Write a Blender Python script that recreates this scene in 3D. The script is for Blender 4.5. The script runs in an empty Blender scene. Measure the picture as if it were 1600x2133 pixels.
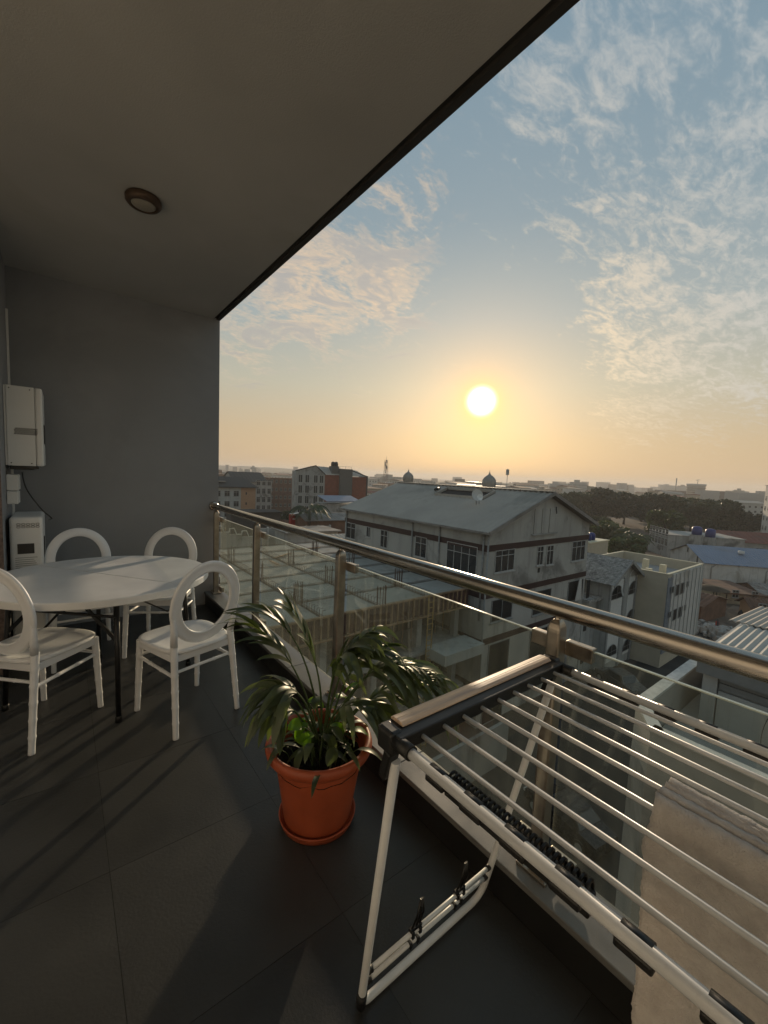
import bpy, bmesh, math, random
from mathutils import Vector, Matrix, noise
R_ = math.radians
PI = math.pi
sc = bpy.context.scene
COL = sc.collection

# ------------------------------------------------------------------ camera
F, CX, CY, H = 860.0, 800.0, 1066.5, 1.45          # focal length in photo pixels, eye height above the balcony floor
_n = Vector((.0437, 1, .0890)).normalized()
_d = Vector((-670, 105.5, -860)); _d = (_d - _n * _n.dot(_d)).normalized()
_r = _d.cross(_n)
ROT = Matrix((_r, _d, _n))                          # world = ROT @ camera space
CAM = Vector((0, 0, H))
cam = bpy.data.cameras.new('camera'); co = bpy.data.objects.new('camera', cam); COL.objects.link(co)
cam.sensor_fit = 'HORIZONTAL'; cam.sensor_width = 36; cam.lens = 36 * F / 1600
cam.clip_start = .02; cam.clip_end = 20000
co.matrix_world = Matrix.Translation(CAM) @ ROT.to_4x4()
sc.camera = co


def ray(px, py): return ROT @ Vector((px - CX, CY - py, -F))
def atz(px, py, z): v = ray(px, py); return CAM + v * ((z - H) / v.z)
def aty(px, py, y): v = ray(px, py); return CAM + v * (y / v.y)
def atx(px, py, x): v = ray(px, py); return CAM + v * (x / v.x)
def atd(px, py, dep): return CAM + ray(px, py) * (dep / F)


# ------------------------------------------------------------------ sky, sun, exposure
SUN = ray(1003, 836).normalized()
SUN_EL = math.asin(SUN.z); SUN_AZ = math.atan2(SUN.x, SUN.y)
sc.view_settings.view_transform = 'Standard'; sc.view_settings.look = 'None'
sc.view_settings.exposure = .32; sc.view_settings.gamma = 1
sc.cycles.use_denoising = True
sc.cycles.max_bounces = 8; sc.cycles.diffuse_bounces = 5; sc.cycles.glossy_bounces = 4
sc.cycles.transmission_bounces = 6; sc.cycles.transparent_max_bounces = 16; sc.cycles.volume_bounces = 1
sc.cycles.sample_clamp_indirect = 4
sc.cycles.use_adaptive_sampling = True; sc.cycles.adaptive_threshold = .02

w = bpy.data.worlds.new("World"); sc.world = w; w.use_nodes = True
nt = w.node_tree; nt.nodes.clear()


class NB:
    def __init__(s, nt): s.nt = nt
    def n(s, t, **k):
        x = s.nt.nodes.new(t)
        for a, b in k.items(): setattr(x, a, b)
        return x
    def l(s, a, b): s.nt.links.new(a, b)
    def inp(s, sock, v):
        if isinstance(v, (int, float, tuple, list)): sock.default_value = v
        else: s.l(v, sock)
    def m(s, op, a, b=0.0, c=None, clamp=False):
        x = s.n('ShaderNodeMath', operation=op); x.use_clamp = clamp
        s.inp(x.inputs[0], a); s.inp(x.inputs[1], b)
        if c is not None: s.inp(x.inputs[2], c)
        return x.outputs[0]
    def ss(s, v, a, b, lo=0.0, hi=1.0):
        x = s.n('ShaderNodeMapRange', interpolation_type='SMOOTHSTEP')
        s.inp(x.inputs[0], v); x.inputs[1].default_value = a; x.inputs[2].default_value = b
        x.inputs[3].default_value = lo; x.inputs[4].default_value = hi
        return x.outputs[0]
    def mix(s, f, a, b, mode='MIX'):
        x = s.n('ShaderNodeMix', data_type='RGBA', blend_type=mode)
        s.inp(x.inputs[0], f)
        for i, v in ((6, a), (7, b)):
            if isinstance(v, tuple): v = (*v[:3], 1)
            s.inp(x.inputs[i], v)
        return x.outputs[2]
    def ramp(s, f, stops, interp='LINEAR'):
        x = s.n('ShaderNodeValToRGB'); cr = x.color_ramp; cr.interpolation = interp
        while len(cr.elements) < len(stops): cr.elements.new(.5)
        for e, (p, c) in zip(cr.elements, stops): e.position = p; e.color = (*c, 1) if len(c) == 3 else c
        s.inp(x.inputs[0], f); return x.outputs[0]
    def noise(s, vec, scale, detail=4, rough=.55, dist=0.0):
        x = s.n('ShaderNodeTexNoise'); x.inputs['Scale'].default_value = scale
        x.inputs['Detail'].default_value = detail; x.inputs['Roughness'].default_value = rough
        x.inputs['Distortion'].default_value = dist
        if vec is not None: s.l(vec, x.inputs['Vector'])
        return x.outputs[0]


def srgb(r, g, b):
    return tuple(((c / 255 + .055) / 1.055) ** 2.4 if c > 10 else c / 255 / 12.92 for c in (r, g, b))


B = NB(nt)
tc = B.n('ShaderNodeTexCoord'); nrm = B.n('ShaderNodeVectorMath', operation='NORMALIZE'); B.l(tc.outputs['Generated'], nrm.inputs[0])
dirv = nrm.outputs[0]
sep = B.n('ShaderNodeSeparateXYZ'); B.l(dirv, sep.inputs[0]); dx, dy, dz = sep.outputs
dt = B.n('ShaderNodeVectorMath', operation='DOT_PRODUCT'); B.l(dirv, dt.inputs[0]); dt.inputs[1].default_value = SUN
cosang = dt.outputs['Value']
ang = B.m('ARCCOSINE', B.m('MINIMUM', cosang, .9999999))            # radians from the sun
zc = B.m('MAXIMUM', dz, 0.0)
grad = B.ramp(zc, [(0, srgb(188, 160, 126)), (.09, srgb(182, 161, 130)), (.20, srgb(168, 165, 148)), (.34, srgb(144, 155, 156)),
                   (.50, srgb(121, 141, 151)), (.72, srgb(112, 135, 149)), (1, srgb(120, 136, 146))])
# away from the sun's side the low sky is greyer
side = B.ss(ang, .45, 1.5)
low = B.ss(zc, .0, .45, 1, 0)
grad = B.mix(B.m('MULTIPLY', side, B.m('MULTIPLY', low, .8)), grad, srgb(150, 148, 134))
# aureole round the sun
gl1 = B.m('POWER', 2.718, B.m('MULTIPLY', ang, -5.2)); gl2 = B.m('POWER', 2.718, B.m('MULTIPLY', ang, -17.0)); gl3 = B.m('POWER', 2.718, B.m('MULTIPLY', ang, -52.0))
def scale(c, f): return tuple(x * f for x in c)
def addc(a, f, c):
    x = B.n('ShaderNodeVectorMath', operation='SCALE'); x.inputs[0].default_value = c; B.inp(x.inputs['Scale'], f)
    y = B.n('ShaderNodeVectorMath', operation='ADD'); B.l(a, y.inputs[0]); B.l(x.outputs[0], y.inputs[1]); return y.outputs[0]
sky = addc(grad, gl1, (.06, .014, -.012))
sky = addc(sky, gl2, (.30, .035, -.11))
sky = addc(sky, gl3, (1.5, .36, -.35))
disc = B.ss(ang, R_(.6), R_(2.5), 1, 0)
sky = addc(sky, B.m('POWER', disc, 1.6), (4.0, 3.2, 3.0))
# clouds: a flat layer seen in perspective
den = B.m('ADD', zc, .12)
u = B.m('DIVIDE', dx, den); v = B.m('DIVIDE', dy, den)
cmb = B.n('ShaderNodeCombineXYZ'); B.l(u, cmb.inputs[0]); B.l(v, cmb.inputs[1])
mp = B.n('ShaderNodeMapping'); B.l(cmb.outputs[0], mp.inputs[0]); mp.inputs['Rotation'].default_value = (0, 0, R_(22)); mp.inputs['Scale'].default_value = (.9, 1.9, 1)
cv = mp.outputs[0]
big = B.noise(cv, 1.3, 3, .5, .3)
med = B.noise(cv, 7.0, 4, .58, 1.1)
fine = B.noise(cv, 25, 5, .7, .6)
puf = B.noise(cmb.outputs[0], 3.6, 7, .62, .9)
big2 = B.noise(cmb.outputs[0], 2.6, 2, .5, .4)


def blob(px, py, r0, r1):
    d = ray(px, py).normalized()
    x = B.n('ShaderNodeVectorMath', operation='DISTANCE'); B.l(dirv, x.inputs[0]); x.inputs[1].default_value = d
    return B.ss(x.outputs['Value'], r0, r1, 1, 0)


dens = B.m('ADD', B.m('MULTIPLY', med, .62), B.m('MULTIPLY', fine, .38))
def layer(mask, lo, hi, amt):
    # coverage grows where the mask is strong
    t = B.m('ADD', B.m('ADD', dens, B.m('MULTIPLY', B.m('SUBTRACT', mask, 1.0), .30)), B.m('MULTIPLY', B.m('SUBTRACT', big2, .50), .24))
    return B.m('MULTIPLY', B.ss(t, lo, hi), amt)
def mx(a, b): return B.m('MAXIMUM', a, b)
up = mx(blob(1580, 100, .20, .52), blob(1300, 60, .10, .36))
up = mx(up, B.m('MULTIPLY', blob(1290, 360, .03, .20), .84))
up = mx(up, B.m('MULTIPLY', blob(1500, 400, .04, .22), .88))
mid = mx(blob(1400, 640, .10, .25), blob(1560, 700, .08, .22)); mid = mx(mid, B.m('MULTIPLY', blob(1300, 600, .04, .14), 1.0))
lefb = mx(blob(650, 590, .02, .34), blob(790, 600, .0, .26)); lefb = mx(lefb, B.m('MULTIPLY', blob(830, 420, .03, .20), .8))
lefb = mx(lefb, B.m('MULTIPLY', blob(500, 700, .04, .2), .75))
lowb = mx(B.m('MULTIPLY', blob(1340, 840, .05, .17), .92), B.m('MULTIPLY', blob(1500, 840, .05, .16), .85))
c1 = layer(up, .41, .68, .72)
c2 = layer(mid, .39, .64, .78)
c3 = B.m('MULTIPLY', B.ss(B.m('ADD', B.m('ADD', B.m('MULTIPLY', puf, .75), B.m('MULTIPLY', fine, .25)), B.m('MULTIPLY', B.m('SUBTRACT', lefb, .8), .26)), .42, .60), .78)
c4 = layer(lowb, .40, .66, .5)
wisp = B.m('MULTIPLY', B.ss(B.m('ADD', dens, B.m('MULTIPLY', big, .25)), .70, .86), .35)
cover = mx(mx(c1, c2), mx(c4, wisp))
warm = B.m('POWER', 2.718, B.m('MULTIPLY', ang, -2.6))
ccol = B.mix(B.m('MINIMUM', B.m('MULTIPLY', B.ss(warm, .10, .65), 1.0), 1.0), srgb(170, 175, 177), srgb(226, 202, 166))
sky = B.mix(cover, sky, ccol)
# the left bank: grey body, warm rims
rim = B.ramp(puf, [(.40, srgb(214, 186, 156)), (.50, srgb(214, 186, 154)), (.58, srgb(168, 160, 152)), (.75, srgb(150, 149, 148))])
sky = B.mix(c3, sky, rim)
nish = B.n('ShaderNodeTexSky', sky_type='NISHITA'); nish.sun_disc = False; nish.sun_elevation = SUN_EL; nish.sun_rotation = SUN_AZ
nish.dust_density = 3.0
sc10 = B.n('ShaderNodeVectorMath', operation='SCALE'); B.l(sky, sc10.inputs[0]); sc10.inputs['Scale'].default_value = 10
mixs = B.mix(.06, sc10.outputs[0], nish.outputs[0])
bg = B.n('ShaderNodeBackground'); bg.inputs['Strength'].default_value = .1; B.l(mixs, bg.inputs['Color'])
out = B.n('ShaderNodeOutputWorld'); B.l(bg.outputs[0], out.inputs['Surface'])

sl = bpy.data.lights.new('sun', 'SUN'); sl.energy = 2.6; sl.angle = R_(1.2); sl.color = (1, .78, .54)
so = bpy.data.objects.new('sun', sl); COL.objects.link(so)
so.rotation_mode = 'QUATERNION'; so.rotation_quaternion = SUN.to_track_quat('Z', 'Y'); so.location = SUN * 50

# ------------------------------------------------------------------ materials
MATS = {}


def mat(name, col, rough=.6, metal=0.0, var=.12, scale=6.0, bump=0.0, bscale=60.0, col2=None, spec=.5, stretch=None, sheen=0.0, sss=0.0, stain=0.0, stain_col=None, streak=0.0):
    if name in MATS: return MATS[name]
    m = bpy.data.materials.new(name); m.use_nodes = True; t = m.node_tree; b = NB(t)
    p = t.nodes['Principled BSDF']
    tcn = b.n('ShaderNodeTexCoord'); vec = tcn.outputs['Object']
    if stretch:
        mpn = b.n('ShaderNodeMapping'); b.l(vec, mpn.inputs[0]); mpn.inputs['Scale'].default_value = stretch; vec = mpn.outputs[0]
    nn = b.noise(vec, scale, 6, .6, .2)
    c2 = col2 if col2 else tuple(c * (1 - 2.2 * var) for c in col)
    c1 = col if col2 else tuple(min(1, c * (1 + var)) for c in col)
    cc = b.ramp(nn, [(.3, c2), (.68, c1)])
    if stain:
        ns = b.noise(tcn.outputs['Object'], stain, 5, .62, .6)
        cc = b.mix(b.ss(ns, .52, .68), cc, stain_col or tuple(c * .45 for c in col))
    if streak:
        mp2 = b.n('ShaderNodeMapping'); b.l(tcn.outputs['Object'], mp2.inputs[0]); mp2.inputs['Scale'].default_value = (1, 1, .07)
        cc = b.mix(b.m('MULTIPLY', b.ss(b.noise(mp2.outputs[0], streak, 6, .7, .1), .50, .72), .55), cc, tuple(c * .42 for c in col))
    b.l(cc, p.inputs['Base Color'])
    b.l(b.ss(nn, .2, .8, max(.02, rough - .08), min(1, rough + .1)), p.inputs['Roughness'])
    p.inputs['Metallic'].default_value = metal; p.inputs['Specular IOR Level'].default_value = spec
    if sheen: p.inputs['Sheen Weight'].default_value = sheen
    if sss: p.inputs['Subsurface Weight'].default_value = sss; p.inputs['Subsurface Radius'].default_value = (.02, .02, .02)
    if bump:
        bn = b.n('ShaderNodeBump'); bn.inputs['Strength'].default_value = bump; bn.inputs['Distance'].default_value = .01
        b.l(b.noise(tcn.outputs['Object'], bscale, 4, .6), bn.inputs['Height']); b.l(bn.outputs[0], p.inputs['Normal'])
    MATS[name] = m
    return m


def glass_mat():
    m = bpy.data.materials.new('balcony glass'); m.use_nodes = True; t = m.node_tree; b = NB(t); t.nodes.clear()
    tr = b.n('ShaderNodeBsdfTransparent'); tr.inputs[0].default_value = (.95, .955, .91, 1)
    gl = b.n('ShaderNodeBsdfGlossy'); gl.inputs['Roughness'].default_value = .02; gl.inputs[0].default_value = (.9, .95, .9, 1)
    fr = b.n('ShaderNodeFresnel'); fr.inputs[0].default_value = 1.5
    gm = b.n('ShaderNodeNewGeometry'); m1 = b.n('ShaderNodeMixShader'); b.l(b.m('MULTIPLY', fr.outputs[0], b.m('SUBTRACT', 1.0, gm.outputs['Backfacing'])), m1.inputs[0]); b.l(tr.outputs[0], m1.inputs[1]); b.l(gl.outputs[0], m1.inputs[2])
    # dust and dried rain runs
    tcn = b.n('ShaderNodeTexCoord'); mpn = b.n('ShaderNodeMapping'); b.l(tcn.outputs['Object'], mpn.inputs[0]); mpn.inputs['Scale'].default_value = (1, 9, 1.2)
    st = b.noise(mpn.outputs[0], 3.2, 5, .6, .5)
    tl = b.n('ShaderNodeBsdfTranslucent'); tl.inputs[0].default_value = (.58, .60, .50, 1)
    df = b.n('ShaderNodeBsdfDiffuse'); df.inputs[0].default_value = (.42, .42, .36, 1)
    md = b.n('ShaderNodeMixShader'); md.inputs[0].default_value = .4; b.l(tl.outputs[0], md.inputs[1]); b.l(df.outputs[0], md.inputs[2])
    m2 = b.n('ShaderNodeMixShader'); lw = b.n('ShaderNodeLayerWeight'); b.l(b.m('MULTIPLY', b.ss(st, .35, .85, .09, .27), b.m('ADD', .10, b.m('MULTIPLY', b.m('POWER', lw.outputs['Facing'], 2.2), .9))), m2.inputs[0]); b.l(m1.outputs[0], m2.inputs[1]); b.l(md.outputs[0], m2.inputs[2])
    o = b.n('ShaderNodeOutputMaterial'); b.l(m2.outputs[0], o.inputs[0])
    return m


def leaf_mat(name, c1, c2, rough=.32, trans=.35):
    m = bpy.data.materials.new(name); m.use_nodes = True; t = m.node_tree; b = NB(t)
    p = t.nodes['Principled BSDF']
    oi = b.n('ShaderNodeObjectInfo'); tcn = b.n('ShaderNodeTexCoord')
    nn = b.noise(tcn.outputs['Object'], 14, 4, .6)
    f = b.m('ADD', b.m('MULTIPLY', nn, .6), b.m('MULTIPLY', oi.outputs['Random'], .5))
    cc = b.ramp(f, [(.25, c1), (.8, c2)])
    b.l(cc, p.inputs['Base Color']); p.inputs['Roughness'].default_value = rough
    tl = b.n('ShaderNodeBsdfTranslucent'); b.l(b.mix(1.0, cc, (2.2, 2.4, .7), 'MULTIPLY'), tl.inputs[0])
    ms = b.n('ShaderNodeMixShader'); ms.inputs[0].default_value = trans
    b.l(p.outputs[0], ms.inputs[1]); b.l(tl.outputs[0], ms.inputs[2])
    b.l(ms.outputs[0], t.nodes['Material Output'].inputs[0])
    return m


# ------------------------------------------------------------------ mesh helpers
class MB:
    def __init__(s): s.bm = bmesh.new()
    def box(s, lo, hi, mi=0, rot=None, piv=None):
        vs = [s.bm.verts.new((x, y, z)) for z in (lo[2], hi[2]) for y in (lo[1], hi[1]) for x in (lo[0], hi[0])]
        if rot is not None:
            pv = Vector(piv) if piv is not None else Vector([(a + b) / 2 for a, b in zip(lo, hi)])
            for q in vs: q.co = rot @ (q.co - pv) + pv
        for f in ((0, 2, 3, 1), (4, 5, 7, 6), (0, 1, 5, 4), (2, 6, 7, 3), (0, 4, 6, 2), (1, 3, 7, 5)):
            fa = s.bm.faces.new([vs[i] for i in f]); fa.material_index = mi
        return s
    def bar(s, a, b, wd, th, up=(0, 0, 1), mi=0):
        a, b = Vector(a), Vector(b); d = (b - a).normalized(); u = Vector(up)
        sx = d.cross(u)
        if sx.length < 1e-4: sx = d.cross(Vector((1, 0, 0)))
        sx.normalize(); u = sx.cross(d).normalized()
        vs = []
        for p in (a, b):
            for i, j in ((-1, -1), (1, -1), (1, 1), (-1, 1)): vs.append(s.bm.verts.new(p + sx * i * wd / 2 + u * j * th / 2))
        for f in ((3, 2, 1, 0), (4, 5, 6, 7), (0, 1, 5, 4), (1, 2, 6, 5), (2, 3, 7, 6), (3, 0, 4, 7)):
            fa = s.bm.faces.new([vs[i] for i in f]); fa.material_index = mi
        return s
    def tube(s, pts, r, n=10, closed=False, caps=True, mi=0, smooth=True, flat=1.0, upv=None):
        pts = [Vector(p) for p in pts]; N = len(pts)
        rs = r if isinstance(r, (list, tuple)) else [r] * N
        rings = []; prev = None
        for i, p in enumerate(pts):
            if closed: t = pts[(i + 1) % N] - pts[i - 1]
            else: t = pts[min(i + 1, N - 1)] - pts[max(i - 1, 0)]
            t.normalize()
            if prev is None:
                a = Vector(upv) if upv is not None else (Vector((0, 0, 1)) if abs(t.z) < .9 else Vector((1, 0, 0)))
                prev = (a - t * a.dot(t)).normalized()
            else:
                prev = (prev - t * prev.dot(t)).normalized()
            bb = t.cross(prev)
            rings.append([s.bm.verts.new(p + (prev * math.cos(2 * PI * k / n) * flat + bb * math.sin(2 * PI * k / n)) * rs[i]) for k in range(n)])
        for i in range(N if closed else N - 1):
            A, Bq = rings[i], rings[(i + 1) % N]
            for k in range(n):
                f = s.bm.faces.new((A[k], A[(k + 1) % n], Bq[(k + 1) % n], Bq[k])); f.smooth = smooth; f.material_index = mi
        if caps and not closed:
            f = s.bm.faces.new(rings[0][::-1]); f.material_index = mi
            f = s.bm.faces.new(rings[-1]); f.material_index = mi
        return s
    def lathe(s, prof, n=32, c=(0, 0, 0), mi=0, smooth=True):
        rings = []
        for r, z in prof:
            if r < 1e-5: rings.append([s.bm.verts.new((c[0], c[1], c[2] + z))])
            else: rings.append([s.bm.verts.new((c[0] + r * math.cos(2 * PI * k / n), c[1] + r * math.sin(2 * PI * k / n), c[2] + z)) for k in range(n)])
        for A, Bq in zip(rings, rings[1:]):
            for k in range(n):
                q = (k + 1) % n
                if len(A) == 1 and len(Bq) == 1: continue
                if len(A) == 1: f = s.bm.faces.new((A[0], Bq[q], Bq[k]))
                elif len(Bq) == 1: f = s.bm.faces.new((A[k], A[q], Bq[0]))
                else: f = s.bm.faces.new((A[k], A[q], Bq[q], Bq[k]))
                f.smooth = smooth; f.material_index = mi
        return s
    def prism(s, poly, z0, z1, mi=0, M=None):
        lo = [s.bm.verts.new((x, y, z0)) for x, y in poly]; hi = [s.bm.verts.new((x, y, z1)) for x, y in poly]
        if M is not None:
            for q in lo + hi: q.co = M @ q.co
        n = len(poly)
        fs = [s.bm.faces.new(lo[::-1]), s.bm.faces.new(hi)]
        for i in range(n): fs.append(s.bm.faces.new((lo[i], lo[(i + 1) % n], hi[(i + 1) % n], hi[i])))
        for f in fs: f.material_index = mi
        return s
    def quad(s, a, b, c, d, mi=0, smooth=False):
        f = s.bm.faces.new([s.bm.verts.new(p) for p in (a, b, c, d)]); f.material_index = mi; f.smooth = smooth; return s
    def grid(s, fn, nu, nv, mi=0, smooth=True):
        vs = [[s.bm.verts.new(fn(i / nu, j / nv)) for j in range(nv + 1)] for i in range(nu + 1)]
        for i in range(nu):
            for j in range(nv):
                f = s.bm.faces.new((vs[i][j], vs[i + 1][j], vs[i + 1][j + 1], vs[i][j + 1])); f.smooth = smooth; f.material_index = mi
        return s
    def build(s, name, m, parent=None, bevel=0.0, loc=None, rotz=0.0, recalc=True, seg=2):
        if recalc: bmesh.ops.recalc_face_normals(s.bm, faces=s.bm.faces[:])
        me = bpy.data.meshes.new(name); s.bm.to_mesh(me); s.bm.free()
        for q in (m if isinstance(m, (list, tuple)) else [m]): me.materials.append(q)
        o = bpy.data.objects.new(name, me); COL.objects.link(o)
        if parent is not None: o.parent = parent
        if loc is not None: o.location = loc
        if rotz: o.rotation_euler.z = rotz
        if bevel:
            bv = o.modifiers.new('bevel', 'BEVEL'); bv.width = bevel; bv.segments = seg; bv.limit_method = 'ANGLE'; bv.angle_limit = R_(40)
        return o


def tag(o, label=None, cat=None, group=None, kind=None):
    if label: o['label'] = label
    if cat: o['category'] = cat
    if group: o['group'] = group
    if kind: o['kind'] = kind
    return o


def empty(name, loc, rz=0.0, label=None, cat=None, group=None):
    o = bpy.data.objects.new(name, None); COL.objects.link(o); o.location = loc; o.rotation_euler.z = rz
    return tag(o, label, cat, group)


def copy_tree(o, parent=None):
    c = o.copy(); COL.objects.link(c)
    if parent is not None: c.parent = parent
    for ch in list(o.children): copy_tree(ch, c)
    return c


def box1(name, lo, hi, m, parent=None, bevel=0.0): return MB().box(lo, hi).build(name, m, parent, bevel)


M_floor = mat('slate tile', (.040, .0405, .040), .40, var=.14, scale=2.3, bump=.12, bscale=90, stain=1.6, stain_col=(.054, .053, .050))
M_grout = mat('grout', (.030, .029, .027), .95, spec=.1)
M_wall = mat('grey painted render', (.270, .278, .290), .85, var=.05, scale=1.4, bump=.3, bscale=150, stain=.9, stain_col=(.240, .247, .258))
M_ceil = mat('soffit paint', (.45, .44, .415), .85, var=.05, scale=1.0, bump=.18, bscale=140, stain=.7, stain_col=(.41, .395, .36))
M_trim = mat('dark soffit trim', (.035, .033, .030), .8)
M_ledge = mat('ledge stone', (.155, .155, .15), .36, var=.06, scale=9, bump=.05, bscale=200)
M_curb = mat('dark curb tile', (.016, .016, .016), .4)
M_side = mat('brown stone cladding', (.20, .15, .13), .8, var=.25, scale=40, bump=.5, bscale=120)
M_steel = mat('brushed steel', (.46, .42, .37), .24, 1.0, var=.08, scale=30, stretch=(1, .04, 1))
M_steel2 = mat('satin steel plate', (.40, .36, .31), .34, 1.0, var=.1, scale=18)
M_white = mat('white plastic', (.80, .81, .83), .38, var=.03, scale=3)
M_table = mat('table plastic', (.76, .765, .76), .5, var=.04, scale=4, bump=.12, bscale=260)
M_black = mat('black plastic', (.012, .012, .012), .42)
M_blackm = mat('black metal', (.015, .015, .016), .35, .3)
M_alu = mat('white enamelled tube', (.70, .715, .72), .34, 0.0, var=.05, scale=8)
M_wood = mat('wood laminate', (.74, .56, .39), .40, var=.16, scale=60, stretch=(.05, 1, 1), col2=(.36, .26, .20))
M_terra = mat('terracotta plastic', (.39, .080, .030), .48, var=.08, scale=7, bump=.05, bscale=120)
M_soil = mat('soil', (.014, .010, .008), 1.0, var=.3, scale=50, bump=1.0, bscale=90)
M_leaf = leaf_mat('palm leaf', (.040, .058, .028), (.105, .130, .070), .40, .30)
M_leafy = leaf_mat('bright pothos leaf', (.07, .16, .012), (.16, .30, .02), .35, .45)
M_stem = mat('stem', (.06, .10, .03), .5)
M_box = mat('cream appliance enamel', (.74, .745, .73), .4, var=.03, scale=3)
M_towel = mat('beige terry', (.93, .87, .82), .95, var=.10, scale=30, bump=.9, bscale=330, sheen=.6)
M_glass = glass_mat()
_t = M_towel.node_tree; _b = NB(_t); _p = _t.nodes['Principled BSDF']; _tl = _b.n('ShaderNodeBsdfTranslucent'); _tl.inputs[0].default_value = (.90, .80, .72, 1)
_ms = _b.n('ShaderNodeMixShader'); _ms.inputs[0].default_value = .20; _b.l(_p.outputs[0], _ms.inputs[1]); _b.l(_tl.outputs[0], _ms.inputs[2]); _b.l(_ms.outputs[0], _t.nodes['Material Output'].inputs[0])

# ================================================================== STRUCTURE: the balcony
YB, XE, XL, ZC = 4.52, 1.30, -.325, 2.95
fl = box1('floor', (-1.15, -3.2, -.30), (1.17, YB, -.0015), M_grout); tag(fl, 'dark slate tiled balcony floor', kind='structure')
x0s = [.104 + .6 * k for k in range(-3, 3)]; y0s = [1.63 + .6 * k for k in range(-8, 6)]
random.seed(4)
tile_meshes = {}
tcol = [M_floor,
        mat('slate tile b', (.043, .0435, .043), .44, var=.13, scale=2.0, bump=.12, bscale=90, stain=1.3, stain_col=(.056, .055, .052)),
        mat('slate tile c', (.036, .0365, .0365), .38, var=.14, scale=2.7, bump=.12, bscale=90, stain=1.9, stain_col=(.049, .048, .046))]
for x in x0s:
    for y in y0s:
        lx, hx, ly, hy = max(x, -1.15) + .0007, min(x + .6, 1.168) - .0007, max(y, -3.2) + .0007, min(y + .6, YB) - .0007
        if hx - lx < .02 or hy - ly < .02: continue
        q = random.choice([0, 1, 2])
        key = (round(hx - lx, 3), round(hy - ly, 3), q)
        if key not in tile_meshes:
            t = MB().box((0, 0, -.011), (hx - lx, hy - ly, 0)).build('tile', tcol[q], fl); tile_meshes[key] = t.data
        else:
            t = bpy.data.objects.new('tile', tile_meshes[key]); COL.objects.link(t); t.parent = fl
        t.location = (lx, ly, random.uniform(-.0002, .0002))
cb = box1('balcony_curb', (1.17, -3.2, -.45), (1.325, YB + .2, .118), M_curb); tag(cb, kind='structure')
for k in range(7):
    y0 = YB + .2 - (k + 1) * 1.13
    MB().box((1.160, y0 + .0015, .119), (1.335, y0 + 1.1285, .142)).build('ledge_slab', M_ledge, cb, .003)
ce = box1('ceiling', (-1.3, -3.2, ZC), (1.235, YB, ZC + .3), M_ceil); tag(ce, kind='structure')
MB().box((1.236, -3.2, ZC + .012), (1.262, YB, ZC + .3)).build('drip_groove', M_trim, ce)
MB().box((1.263, -3.2, ZC - .004), (1.30, YB + .2, ZC + .34)).build('edge_trim', M_trim, ce)
bw = box1('end_wall', (XL, YB, -.45), (XE - .002, YB + .2, ZC + .3), M_wall); tag(bw, kind='structure')
sw = box1('side_wall', (XL - .35, 3.66, -.3), (XL, YB + .2, ZC), M_wall); tag(sw, kind='structure')
MB().box((XL - .352, 3.652, 0.0), (XL + .006, 3.66, ZC)).build('cladding', M_side, sw)
hw = box1('house_wall', (-1.5, -3.2, -.3), (-1.15, 3.66, ZC), mat('cream house wall', (.72, .71, .68), .8, var=.04)); tag(hw, kind='structure')
rw = box1('rear_wall', (-1.5, -3.4, -.3), (1.3, -3.2, ZC + .3), MATS['cream house wall']); tag(rw, kind='structure')
ob = box1('own_facade', (-1.6, -3.4, -15.5), (1.30, YB + 3.5, -.46), mat('own facade render', (.30, .29, .27), .85)); tag(ob, 'outer wall of the building below the balcony', kind='structure')

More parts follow.
